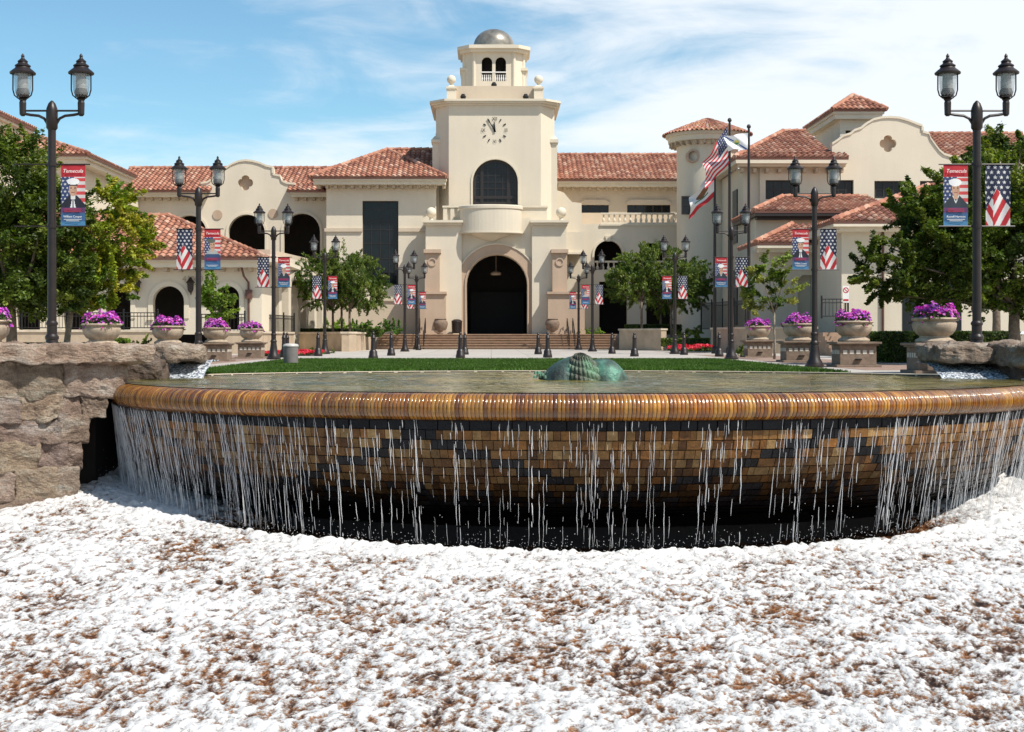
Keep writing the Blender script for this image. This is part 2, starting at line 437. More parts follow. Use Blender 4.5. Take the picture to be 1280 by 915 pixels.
m.prism([(bc[0]+x*1.22, bc[1]+y*1.22) for x, y in O8], zb1+.28, zb1+.42, top=[(bc[0]+x*.9, bc[1]+y*.9) for x, y in O8])
part_build(m, 'belfry_cornice', M_TRIM)
for sg in (-1, 1):
    m = MB(); m.box(bc[0]+sg*2.05-.28, bc[0]+sg*2.05+.28, 98.6, 101.8, Z_(86, 98), Z_(82.5, 98)); m.box(bc[0]+sg*2.05-.2, bc[0]+sg*2.05+.2, 98.8, 101.6, zb0, Z_(86, 98))
    part_build(m, 'buttress', M_TRIM)
m = MB(); zf = Z_(100.5, 98); zr = Z_(89, 98)
m.box(bc[0]-.86, bc[0]+.86, bc[1]-hw-.02, bc[1]-hw+.14, zr-.07, zr)
for k in range(13):
    x = bc[0]-.78+k*.13; m.lathe([(.03, 0), (.045, .15), (.025, .3), (.04, .42)], x, bc[1]-hw+.06, zf, 8)
part_build(m, 'belfry_balustrade', M_WHITE)
m = MB(); r = 1.42; zd = zb1+.42
m.lathe([(r+.12, 0), (r+.12, .16), (r, .2)]+[(r*math.cos(a), .2+r*.86*math.sin(a)) for a in [i*PI/2/14 for i in range(1, 14)]]+[(.02, .2+r*.86)], bc[0], bc[1], zd, 40)
o = part_build(m, 'dome', M_DOME); smooth_angle(o, 35)
# ---- clock
m = MB(); cz = Z_(163, d); cx = X_(618.3, d); y = d-.05; R0 = .86
for k in range(12):
    if k % 3 == 0: continue
    a = PI/2 - k*PI/6; c, s = math.cos(a), math.sin(a); r0, r1 = R0*.78, R0*1.0; t = .035
    m.wall((0, y), (1, 0), [(cx+r0*c-t*s, cz+r0*s+t*c), (cx+r0*c+t*s, cz+r0*s-t*c), (cx+r1*c+t*s, cz+r1*s-t*c), (cx+r1*c-t*s, cz+r1*s+t*c)], [], .05)
ck = m.build('clock', M_BLACK, HALL)
m = MB()
for t_, (dx, dz) in (('XII', (0, 1)), ('III', (1, 0)), ('VI', (0, -1)), ('IX', (-1, 0))):
    add_text(m, t_, .34, cx+dx*R0*.88, y, cz+dz*R0*.88, .05, sx=.85)
m.build('numerals', M_BLACK, ck)
for nm, ang, ln, t in (('minute_hand', 90+32, .92, .05), ('hour_hand', 90+3, .55, .07)):
    m = MB(); a = math.radians(ang); c, s = math.cos(a), math.sin(a)
    m.wall((0, y-.03), (1, 0), [(cx-.12*c-t*s, cz-.12*s+t*c), (cx-.12*c+t*s, cz-.12*s-t*c), (cx+ln*c+t*.4*s, cz+ln*s-t*.4*c), (cx+ln*c-t*.4*s, cz+ln*s+t*.4*c)], [], .03)
    m.build(nm, M_BLACK, ck)
# ---- portal block
d = 94.2
m = MB()
m.pwall(d, [(575, 419), (575, 272), (667, 272), (667, 419)], [archpts(583.2, 659.4, 317.5, 417.6)], 1.6)
m.box(X_(575, d), X_(667, d), d+1.6, 96, Z_(285, d), Z_(272, d)-.002)
part_build(m, 'portal', M_STUCCO)
m = MB()
m.pwall(d-.12, archring(583.2, 659.4, 317.5, 417.5, 12), [], .16)
m.pwall(d-.2, archring(583.2, 659.4, 317.5, 417.5, 2.2), [], .1)
part_build(m, 'arch_surround', M_STONE)
m = MB(); m.pwall(d-.18, archring(571.2, 671.4, 305.5, 396, 1.6), [], .14); part_build(m, 'arch_moulding', M_TRIM)
m = MB(); xl, xr = X_(575, d), X_(667, d); zf = Z_(417.6, d)
m.box(xl+.3, xr-.3, 100.5, 100.7, zf, zf+6); m.box(xl+.2, xl+.3, d+1.6, 100.5, zf, zf+6); m.box(xr-.3, xr-.2, d+1.6, 100.5, zf, zf+6); m.box(xl+.2, xr-.2, d+1.6, 100.5, zf+6, zf+6.1)
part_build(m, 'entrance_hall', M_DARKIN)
w = window('entrance_door', 588, 365, 655, 417, 99.8, 6, 3, HALL, fr=.12, bar=.07)
w.children[0].data.materials[0] = M_BLACK; w.data.materials[0] = M_BLACK
m = MB(); m.lathe([(.3, 0), (.38, .1), (.3, .2), (.03, .3)], X_(620, 97), 97, Z_(344, 97), 10); m.tube([(X_(620, 97), 97, Z_(344, 97)+.3), (X_(620, 97), 97, zf+6)], .02, 5)
part_build(m, 'entrance_lantern', M_STONE)
for sg, (a, b), (c0, c1), (e0, e1), (f0, f1) in ((-1, (532, 577), (529.5, 551), (524, 558), (528.5, 579)), (1, (665, 708), (689, 710.5), (684, 732), (663, 711))):
    m = MB(); m.pbox(a, 281, b, 418, d-.35, 97.5); part_build(m, 'shoulder', M_STUCCO)
    m = MB(); m.pbox(f0, 275, f1, 278, d-.75, 97.7); m.pbox(f0+1.5, 278, f1-1.5, 281.5, d-.55, 97.6); part_build(m, 'shoulder_cap', M_TRIM)
    m = MB(); m.pbox(c0+1.5, 316, c1-1.5, 368, d-1.0, d+.5)
    m.pbox(c0, 311.5, c1, 316, d-1.2, d+.6)
    cc = (c0+c1)/2; X = X_(cc, d-1); Zc = Z_(327.5, d-1)
    m.wall((0, d-1.06), (1, 0), [(X+.28*math.cos(t*PI/10), Zc+.28*math.sin(t*PI/10)) for t in range(20)], [[(X+.19*math.cos(-t*PI/10), Zc+.19*math.sin(-t*PI/10)) for t in range(20)]], .08)
    part_build(m, 'pilaster', M_STONE)
    m = MB(); m.pbox(e0+1, 367.5, e1-1, 418, d-1.5, d+1.6); m.pbox(e0, 364.5, e1, 367.5, d-1.65, d+1.7); m.pbox(e0, 413, e1, 418.4, d-1.6, d-1.4)
    part_build(m, 'plinth', M_STONE)
    ball(539 if sg < 0 else 701.5, 265.5, d+.3, .34)
# balcony
m = MB(); zc = lambda yy: Z_(yy, d)
xc = X_(613.5, d); 
prof = [(2.02, 291), (2.02, 263), (2.1, 262), (2.1, 258.5), (2.02, 257.5)]
m.lathe([(a, zc(b)) for a, b in prof], xc, d, 0, 48, sy=.62)
part_build(m, 'balcony', M_STUCCO)
m = MB(); m.lathe([(.25, zc(301.5)), (.45, zc(300)), (1.0, zc(296)), (1.25, zc(294)), (1.3, zc(292.5)), (2.14, zc(292.3)), (2.14, zc(290.8))], xc, d, 0, 48, sy=.6)
o = part_build(m, 'balcony_corbel', M_TRIM); smooth_angle(o, 30)
m = MB(); m.pbox(641, 259.3, 684, 276, d+.6, d+1.0); m.pbox(641, 257, 685, 259.3, d+.5, d+1.1); part_build(m, 'balcony_parapet', M_TRIM)
m = MB()
m.pbox(554, 259.3, 588, 276, d+.6, d+1.0)
m.pbox(553, 257, 588, 259.3, d+.4, d+1.1)
for x in (554, 563, 572): m.pbox(x, 259.3, x+5, 276, d+.45, d+.6)
part_build(m, 'balcony_parapet', M_TRIM)
# entrance steps
m = MB(); zg = Z_(417.6, 92.4); ns = 6
for k in range(ns):
    m.box(X_(471, 90), X_(773, 90), 90+k*.4, 95.0, k*zg/ns, (k+1)*zg/ns-.05)
    m.box(X_(471, 90)-.01, X_(773, 90)+.01, 89.93+k*.4, 95.0, (k+1)*zg/ns-.05, (k+1)*zg/ns)
part_build(m, 'entrance_steps', basic('step_stone', (.36, .24, .16), .85, var=.12))
# terrace behind the steps
m = MB(); m.box(-52, X_(471, 90)-.001, 92.6, 120, -.2, zg); m.box(X_(773, 90)+.001, 52, 92.6, 120, -.2, zg); m.box(X_(471, 90), X_(773, 90), 95, 120, -.2, zg-.003)
part_build(m, 'terrace', basic('terrace_paving', (.38, .33, .27), .9))
# ---- left pavilion
d = 95.6
m = MB()
m.pwall(d, [(408, 419), (408, 222), (545, 222), (545, 419)], [[(453, 357), (453, 251), (498, 251), (498, 357)]], .5)
m.box(X_(408, d), X_(408, d)+.4, d+.5, 106, 0, Z_(222, d)); m.box(X_(408, d)+.4, X_(545, d), d+2.5, d+2.7, 0, Z_(222, d)-.05)
part_build(m, 'left_pavilion_wall', M_STUCCO)
m = MB(); m.pbox(405.5, 285, 453, 289.5, d-.12, d+.05); part_build(m, 'string_course', M_STUCCO2)
m = MB(); m.pbox(498, 285, 534, 289.5, d-.12, d+.05); part_build(m, 'string_course', M_STUCCO2)
m = MB(); m.pbox(403, 376, 530, 419, d-.15, d+.2); m.pbox(403, 374, 530, 376.4, d-.25, d+.2)
part_build(m, 'string_course', M_STUCCO2)
window('tall_window', 453.3, 251.3, 497.7, 357, d+.25, 4, 7, HALL, fr=.1, bar=.05, rows=[.16, .32, .5, .66, .76, .9])
def eave(name, px0, px1, y0, y1, d, over, rafters=0, rd=None):
    """fascia/cornice band under a roof edge; rafter tails below"""
    m = MB(); dz = over
    m.pbox(px0, y0, px1, y0+(y1-y0)*.45, d-over, d+.05); 
    m.pbox(px0+1, y0+(y1-y0)*.45, px1-1, y1, d-over+.15, d+.05)
    o = part_build(m, name, M_TRIM)
    if rafters:
        r = MB(); n = int((X_(px1, d)-X_(px0, d))/rafters)
        for k in range(n):
            x = X_(px0, d)+.3+(k+.3)*rafters; zt_ = Z_(y1, d-over+.15)
            r.box(x-.1, x+.1, d-over+.35, d+.02, zt_-.22, zt_-.002)
        r.build('rafter_tails', M_EAVE, o)
    return o
eave('eave', 391, 558, 221.5, 230.5, d, 1.0, .55)
RZ = Z_(221, d-1.1)
a = Vector((X_(385.5, d-1.1), d-1.1, RZ)); b = Vector((X_(558.5, d-1.1), d-1.1, RZ))
pk = Vector((X_(484, 100.7), 100.7, Z_(187.5, 100.7)))
polys = [[a, b, pk], [a, pk, Vector((a.x, 106, RZ))], [b, Vector((b.x, 106, RZ)), pk]]
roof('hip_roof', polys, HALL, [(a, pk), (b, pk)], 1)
pk2 = Vector((X_(545, 100.7), 100.7, pk.z))
roof('rear_roof', [[pk+Vector((.02, 0, -.02)), Vector((X_(560, 100.7), 100.7, pk.z)), Vector((X_(560, 97), 97.2, pk.z-1.9)), pk+Vector((3.5, -3.5, -1.9))]], HALL, [(pk, pk2)], 2)
# ---- left rear wing with scalloped gable
d = 102.0
m = MB()
out = [(140, 419), (140, 236), (251, 236), (251, 230), (259, 229), (264, 226), (267, 221), (275, 220), (281, 212), (290, 206), (299, 202.5), (307, 201.5), (316, 202.5), (325, 205), (333, 208.5), (341, 210), (341, 219), (350, 221), (352, 227), (358, 230), (369, 231), (369, 236), (412, 236), (412, 419)]
quad = []
for k in range(32):
    t = 2*PI*k/32; r = 9.5*(.72+.28*abs(math.cos(2*t))**.6); quad.append((306.8+r*math.cos(t), 228.5+r*math.sin(t)))
m.pwall(d, out, [archpts(285, 331, 268, 345), archpts(354, 400, 266.5, 345), archpts(214, 258, 269, 345), archpts(160, 200, 269, 345), quad], .6)
part_build(m, 'left_wing_wall', M_STUCCO)
for q_ in ((285, 331, 268), (354, 400, 266.5), (214, 258, 269)):
    m = MB(); m.pwall(d-.08, archring(*q_, 345, 3), [], .09); part_build(m, 'arch_trim', M_TRIM)
m = MB(); top = out[2:-2]
vs = [(X_(x, d), Z_(y, d)) for x, y in out[3:-3]]
for (xa, za), (xb, zb) in zip(vs[:-1], vs[1:]):
    m.wall((0, d-.08), (1, 0), [(xa, za-.001), (xb, zb-.001), (xb, zb+.14), (xa, za+.14)] if abs(xb-xa) > .05 else [(xa-.07, za), (xb+.07, za), (xb+.07, zb+.14), (xa-.07, zb+.14)], [], .76)
part_build(m, 'gable_coping', M_TRIM)
m = MB(); m.pwall(d+.35, [(294, 216), (320, 216), (320, 241), (294, 241)], [], .1); part_build(m, 'gable_vent', M_STONE)
for px, py in ((272, 268.5), (341.5, 267)):
    m = MB(); X, Zc = X_(px, d), Z_(py, d)
    m.wall((0, d-.06), (1, 0), [(X+.34*math.cos(t*PI/12), Zc+.34*math.sin(t*PI/12)) for t in range(24)], [], .07); part_build(m, 'medallion', M_STONE)
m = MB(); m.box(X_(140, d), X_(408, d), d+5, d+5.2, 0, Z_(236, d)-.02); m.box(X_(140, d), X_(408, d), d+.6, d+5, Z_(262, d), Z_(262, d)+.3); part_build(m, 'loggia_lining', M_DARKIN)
for p0, p1 in ((140, 256), (363, 412)): eave('eave', p0, p1, 238.5, 246, d, .8, .6)
for p0, p1, sd in ((135, 300, 3), (335, 430, 4)):
    e0 = Vector((X_(p0, d-.9), d-.9, Z_(238, d-.9))); e1 = Vector((X_(p1, d-.9), d-.9, Z_(238, d-.9)))
    r0 = Vector((e0.x, 107, Z_(210.5, 107))); r1 = Vector((e1.x, 107, Z_(210.5, 107)))
    if sd == 3: 
        g = X_(262, d-.9); e1.x = g; r1.x = X_(300, 107)
        polys = [[Vector((e0.x, e0.y, e0.z)), Vector((g, e1.y, e1.z)), Vector((g, 102.6, e0.z+(r0.z-e0.z)*(102.6-d+.9)/(107-d+.9))), Vector((e0.x, 102.6, e0.z+(r0.z-e0.z)*(102.6-d+.9)/(107-d+.9)))]]
        zz = polys[0][2].z; polys.append([Vector((e0.x, 102.6, zz)), Vector((X_(335, 103), 102.6, zz)), Vector((X_(335, 103), 107, r0.z)), r0])
    else:
        zz = e0.z+(r0.z-e0.z)*(102.6-d+.9)/(107-d+.9); g = X_(358, d-.9)
        polys = [[Vector((g, e0.y, e0.z)), Vector((e1.x, e0.y, e0.z)), Vector((e1.x, 102.6, zz)), Vector((g, 102.6, zz))], [Vector((X_(335.2, 103), 102.6, zz)), Vector((e1.x, 102.6, zz)), r1, Vector((X_(335.2, 103), 107, r0.z))]]
    roof('wing_roof', polys, HALL, [(polys[1][3], polys[1][2])], sd)
# ---- right wing
d = 103.0
m = MB()
m.pwall(d, [(696, 419), (696, 226), (862, 226), (862, 419)], [[(726, 266), (726, 256), (761, 256), (761, 266)], [(784, 266), (784, 256), (838, 256), (838, 266)]], .5)
part_build(m, 'right_wing_wall', M_STUCCO2)
for a, b, n in ((726, 761, 3), (784, 838, 5)):
    window('strip_window', a, 256, b, 266, d+.2, n, 1, HALL, fr=.06, bar=.1)
    m = MB(); m.pwall(d-.15, [(a, 256), (a-1, 253), (a+4, 249.5), (b-4, 249.5), (b+1, 253), (b, 256)], [], .2); part_build(m, 'window_pediment', M_STUCCO2)
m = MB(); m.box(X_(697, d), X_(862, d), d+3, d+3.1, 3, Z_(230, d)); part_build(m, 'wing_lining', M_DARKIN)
eave('eave', 697, 858, 224.5, 233, d, .9, .6)
e0 = Vector((X_(695, d-1), d-1, Z_(224, d-1))); e1 = Vector((X_(860, d-1), d-1, e0.z)); r1 = Vector((X_(862, 108), 108, Z_(194, 108))); r0 = Vector((X_(690, 108), 108, r1.z))
e0.x = r0.x; e1.x = r1.x
roof('wing_roof', [[e0, e1, r1, r0]], HALL, [(r0, r1)], 5)
# terrace front with balustrade and arches
d2 = 98.5
m = MB()
out = [(696, 419), (696, 238), (700, 239), (705, 241), (710, 247), (715, 252.5), (727, 254), (727, 280), (882, 280), (882, 419)]
holes = [archpts(743, 778, 300.6, 339), archpts(799, 829, 303, 339), archpts(854, 888-6, 303, 339)]
holes = [archpts(743, 778, 300.6, 339), archpts(799, 829, 303, 339), archpts(853.5, 880, 300.6, 339), [(749, 418), (749, 352), (784, 352), (784, 418)], [(808, 418), (808, 352), (840, 352), (840, 418)], [(866, 418), (866, 352), (881, 352), (881, 418)]]
m.pwall(d2, out, holes, .5); m.box(X_(697, d2), X_(880, d2), d2+.5, d-.01, Z_(284, d2), Z_(280.5, d2)); m.box(X_(697, d2), X_(880, d2), d2+.5, d-.01, Z_(345, d2), Z_(341, d2))
part_build(m, 'terrace_front', M_STUCCO)
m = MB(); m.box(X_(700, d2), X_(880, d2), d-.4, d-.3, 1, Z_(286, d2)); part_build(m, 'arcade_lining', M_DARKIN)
m = MB(); m.pbox(706, 290, 730, 316, d2-2.6, d2+.01); m.pbox(704, 315, 731, 317.5, d2-2.8, d2-2.5); part_build(m, 'side_block', M_STUCCO)
for a, b, c in ((743, 778, 300.6), (799, 829, 303), (853.5, 880, 300.6)):
    m = MB(); m.pwall(d2-.08, archring(a, b, c, 322, 2.6), [], .09); k = (a+b)/2; m.pwall(d2-.16, [(k-4, c-6), (k+4, c-6), (k+2.5, c+1), (k-2.5, c+1)], [], .15); part_build(m, 'arch_trim', M_TRIM)
def balustrade(px0, px1, y0, y1, d, name='balustrade', step=.34, parent=None):
    m = MB(); z0, z1 = Z_(y1, d), Z_(y0, d); x0, x1 = X_(px0, d), X_(px1, d)
    m.box(x0, x1, d-.12, d+.12, z1-.12, z1); m.box(x0, x1, d-.12, d+.12, z0, z0+.1)
    n = max(2, int((x1-x0)/step)); h = z1-z0-.22
    for k in range(n): m.lathe([(.06, 0), (.1, h*.2), (.1, h*.35), (.045, h*.6), (.06, h*.85), (.08, h)], x0+(k+.5)*(x1-x0)/n, d, z0+.1, 6, caps=False)
    return m.build(name, M_TRIM, parent or HALL)
balustrade(751, 818, 266, 280, d2+.2); balustrade(818.4, 879, 266, 280, d2+.2)
m = MB(); m.pbox(750, 279.5, 880, 282, d2-.1, d2+.3); part_build(m, 'string_course', M_TRIM)
for a, b in ((743, 778), (799, 829), (853.5, 880)): balustrade(a+.3, b-.3, 326, 339, d2+.2)
# ---- rotunda
rc = (X_(885, 93.5), 93.5+.3); rr = X_(885, 93.5)-X_(847, 93.5)
rz = Z_(175, 92)
m = MB(); prof = [(rr, 0), (rr, rz+.4)]; m.lathe(prof, rc[0], rc[1], 0, 48); o = part_build(m, 'rotunda_wall', M_STUCCO); smooth_angle(o, 30)
m = MB(); m.lathe([(rr+.1, rz-.25), (rr+.25, rz-.05), (rr+.55, rz+.0), (rr+.6, rz+.3), (rr+.72, rz+.35), (rr+.72, rz+.55)], rc[0], rc[1], 0, 48); o = part_build(m, 'rotunda_eave', M_TRIM); smooth_angle(o, 30)
m = MB()
for k in range(28):
    a = 2*PI*k/28; c, s = math.cos(a), math.sin(a); r0, r1, t = rr, rr+.5, .07
    vs = [(rc[0]+r*c+q*s, rc[1]+r*s-q*c, z) for z in (rz-.25, rz-.02) for r, q in ((r0, -t), (r1, -t), (r1, t), (r0, t))]
    m.add(vs, [(0, 3, 2, 1), (4, 5, 6, 7), (0, 1, 5, 4), (1, 2, 6, 5), (2, 3, 7, 6), (3, 0, 4, 7)])
part_build(m, 'rafter_tails', M_EAVE)
m = MB(); nt_, NR = 60, 8; R1 = rr+.95; zz0 = rz+.48; zz1 = Z_(148, 93.8); sub = 6; rnd = random.Random(3)
vs = []; fs = []; cs = []
prof = [0, .05, .09, .09, .05, 0]
for j in range(NR+1):
    for lip in (0, 1):
        t = j/NR; r = R1*(1-t)+.06*t; z = zz0+(zz1-zz0)*(t**.92)+(.035 if lip else 0)
        for k in range(nt_*sub):
            a = 2*PI*k/(nt_*sub); h = prof[k % sub]*(.4+.6*(1-t)); vs.append((rc[0]+r*math.cos(a), rc[1]+r*math.sin(a), z+h))
Kk = nt_*sub
for j in range(NR):
    rowc = [tuple(x*rnd.uniform(.85, 1.1) for x in rnd.choice(TERRA)) for _ in range(nt_)]
    for k in range(Kk):
        fs.append(((2*j+1)*Kk+k, (2*j+1)*Kk+(k+1) % Kk, (2*j+2)*Kk+(k+1) % Kk, (2*j+2)*Kk+k)); cs.append(rowc[k//sub])
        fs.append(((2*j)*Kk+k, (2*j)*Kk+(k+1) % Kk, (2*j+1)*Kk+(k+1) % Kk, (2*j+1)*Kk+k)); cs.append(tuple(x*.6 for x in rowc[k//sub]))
for f, c in zip(fs, cs): pass
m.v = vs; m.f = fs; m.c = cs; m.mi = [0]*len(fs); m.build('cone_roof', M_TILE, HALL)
m = MB(); y = rc[1]-rr*.87; xx = X_(866, y)
m.wall((0, rc[1]-rr*.93), (1, 0), [(xx+.42*math.cos(t*PI/12), Z_(195, y)+.42*math.sin(t*PI/12)) for t in range(24)], [[(xx+.3*math.cos(-t*PI/12), Z_(195, y)+.3*math.sin(-t*PI/12)) for t in range(24)]], .5); part_build(m, 'medallion', M_STONE)
window('side_window', 852, 245, 864, 268, rc[1]-rr*.80, 1, 2, HALL)
# retaining walls beside the steps
CW = basic('retaining_wall_stone', (.47, .36, .25), .85, var=.12, scale=1.5)
CAPM = basic('wall_cap', (.58, .48, .36), .85)
def lowwall(name, pts, h, label, t=.4):
    """low wall along a ground polyline (x,y)"""
    root = empty(name, (pts[0][0], pts[0][1], 0), label, 'wall')
    m = MB(); c = MB()
    for (xa, ya), (xb, yb) in zip(pts[:-1], pts[1:]):
        L_ = math.hypot(xb-xa, yb-ya); U = ((xb-xa)/L_, (yb-ya)/L_)
        m.wall((xa, ya), U, [(0, 0), (L_, 0), (L_, h), (0, h)], [], t)
        Nn = (-U[1], U[0]); c.wall((xa-U[0]*.04-Nn[0]*.06, ya-U[1]*.04-Nn[1]*.06), U, [(0, h), (L_+.08, h), (L_+.08, h+.1), (0, h+.1)], [], t+.12)
    part(m.build('wall_body', CW), root); part(c.build('wall_cap', CAPM), root)
    return root
lowwall('retaining_wall', [(X_(360, 78), 82.5), (X_(436, 76), 76.2), (X_(463, 87.5), 89.6)], .95, 'low tan retaining wall left of the entrance steps, in front of a clipped hedge')
lowwall('retaining_wall', [(X_(773, 90)+.45, 91.5), (X_(774, 84), 84.0), (X_(829, 80), 81.0)], 1.15, 'low tan retaining wall right of the entrance steps, beside red flowers')
# ================================================================== left arcade pavilion
PAV = empty('arcade_pavilion', (0, 0, 0), 'single-storey cream arcade pavilion with a hipped red tile roof, left of the hall', 'building')
d = 72.0
m = MB()
holes = [archpts(191, 230, 357.5, 412), archpts(271, 299, 357.5, 412), archpts(132, 163, 357.5, 412), archpts(78, 108, 357.5, 412), archpts(20, 50, 357.5, 412)]
m.pwall(d, [(-60, 418), (-60, 331), (327, 331), (327, 418)], holes, .5)
xr = X_(327, d); m.box(xr-.5, xr, d+.5, d+4, 0, Z_(331, d))
m.build('wall', M_STUCCO, PAV)
for h in ((191, 230), (271, 299), (132, 163)): 
    m = MB(); m.pwall(d-.06, archring(h[0], h[1], 357.5, 398, 6), [], .07); m.pbox(h[0]-7, 397, h[0], 400, d-.12, d+.1); m.build('arch_surround', M_TRIM, PAV)
m = MB(); m.box(X_(-60, d), xr-.6, d+3, d+3.1, 0, Z_(331, d)-.02); m.box(X_(-60, d), xr-.6, d+.5, d+3, Z_(333, d)-.1, Z_(333, d)); m.build('arcade_lining', M_DARKIN, PAV)
m = MB(); m.pbox(-60, 327, 331, 334, d-.75, d+.1); m.pbox(-60, 322, 333, 327, d-.95, d+.1)
m.box(xr-.1, xr+.9, d-.8, d+8, Z_(327, d-.95), Z_(322, d-.95)); m.build('eave', M_TRIM, PAV)
m = MB()
for k in range(30):
    x = xr-.5-k*.7; m.box(x-.09, x+.09, d-.6, d-.0, Z_(334, d-.75)-.2, Z_(334, d-.75)-.002)
m.build('rafter_tails', M_EAVE, PAV)
ez = Z_(321.5, d-1.1)
e0 = Vector((X_(-70, d-1.1), d-1.1, ez)); e1 = Vector((X_(331, d-1.1), d-1.1, ez))
hy = 6.6; rz_ = Z_(270.5, d-1.1+hy); r1 = Vector((X_(211, d-1.1+hy), d-1.1+hy, rz_)); r0 = Vector((e0.x, r1.y, rz_))
b1 = Vector((e1.x, r1.y+hy, ez)); b0 = Vector((e0.x, r1.y+hy, ez))
roof('hip_roof', [[e0, e1, r1, r0], [e1, b1, r1], [r0, r1, b1, b0]], PAV, [(e1, r1), (r0, r1)], 11)
m = MB(); add_text(m, '41000', .42, X_(241, d), d-.04, Z_(349, d), .04); m.build('street_number', M_EAVE, PAV)
for px in (173, 239.5):
    m = MB(); x, z = X_(px, d), Z_(366, d)
    m.lathe([(.06, 0), (.14, .12), (.17, .45), (.24, .5), (.12, .64), (.03, .78)], x, d-.28, z, 8); m.tube([(x, d, z+.1), (x, d-.15, z-.1), (x, d-.28, z)], .025, 5)
    m.build('wall_lantern', M_IRON, PAV)
m = MB(); x = X_(309, d); m.tube([(x-.25, d-.6, ez-.2), (x-.1, d-.4, ez-.9), (x+.08, d-.1, ez-1.2), (x+.1, d-.09, 1.0)], .055, 8); m.box(x-.06, x+.26, d-.25, d-.02, Z_(366, d)-.3, Z_(366, d)+.15)
m.build('downspout', basic('copper_downspout', (.12, .05, .035), .6), PAV)
# base wall + railing in front
lowwall('low_wall', [(X_(-60, 68), 68), (X_(196, 68), 68)], Z_(415, 68), 'long low cream wall carrying a railing, in front of the left arcade pavilion')
lowwall('low_wall', [(X_(252, 64), 66), (X_(292, 62), 66), (X_(330, 70), 70.5), (X_(364, 78), 79)], .95, 'short tan wall with railing behind the small left planters')
def railing(name, pts, z0, h, label, step=.16, post=1.6, orn=True):
    root = empty(name, (pts[0][0], pts[0][1], z0), label, 'railing')
    m = MB(); p = MB()
    for (xa, ya), (xb, yb) in zip(pts[:-1], pts[1:]):
        L_ = math.hypot(xb-xa, yb-ya); n = max(1, int(L_/step)); ux, uy = (xb-xa)/L_, (yb-ya)/L_
        for z in (z0+.1, z0+h-.04, z0+h-.2): m.tube([(xa, ya, z), (xb, yb, z)], .022, 4)
        for k in range(n+1):
            x, y = xa+ux*k*L_/n, ya+uy*k*L_/n; m.tube([(x, y, z0+.1), (x, y, z0+h-.04)], .013, 4)
        np_ = max(1, int(L_/post))
        for k in range(np_+1):
            x, y = xa+ux*k*L_/np_, ya+uy*k*L_/np_; p.box(x-.035, x+.035, y-.035, y+.035, z0, z0+h+.05)
            p.lathe([(.03, 0), (.05, .04), (.02, .1)], x, y, z0+h+.05, 6)
    part(m.build('balusters', M_IRON2, PAV if False else None), root); part(p.build('posts', M_IRON2), root)
    return root
zb = Z_(415, 68)+.1
railing('iron_railing', [(X_(-60, 68), 68.2), (X_(196, 68), 68.2)], zb, .85, 'black iron railing on the long low wall before the left arcade')
railing('iron_railing', [(X_(231, 66), 69), (X_(292, 66), 69)], .95, .95, 'black iron railing behind the lamp post, right of the arched doorway')
railing('iron_railing', [(X_(322, 72), 73), (X_(364, 78), 79.2)], .95, 1.0, 'black iron railing beside the columns of the receding colonnade')
# receding colonnade between pavilion and hall
ARC = empty('colonnade', (0, 0, 0), 'cream colonnade of narrow arches receding from the pavilion to the hall', 'colonnade')
O = Vector((X_(338, 77), 77)); E = Vector((X_(404, 90), 90)); Ln = (E-O).length; U = (E-O)/Ln
hol = []; nA = 6; wA = Ln/nA; zt_ = 5.2
for k in range(nA):
    c = (k+.5)*wA; r = wA*.36; zs = 3.3
    hol.append([(c-r, .9)]+[(c+r*math.cos(PI-PI*j/10), zs+r*math.sin(PI*j/10)) for j in range(11)]+[(c+r, .9)])
m = MB(); m.wall((O.x, O.y), (U.x, U.y), [(0, 0), (Ln, 0), (Ln, zt_), (0, zt_)], hol, .5); m.build('wall', M_STUCCO, ARC)
m = MB(); Nn = Vector((-U.y, U.x)); o2 = O+Nn*3.5; m.wall((o2.x, o2.y), (U.x, U.y), [(0, 0), (Ln, 0), (Ln, zt_), (0, zt_)], [], .3)
m.wall((O.x, O.y), (U.x, U.y), [(0, zt_), (Ln, zt_), (Ln, zt_+.25), (0, zt_+.25)], [], 3.8); m.build('back_wall', M_STUCCO2, ARC)
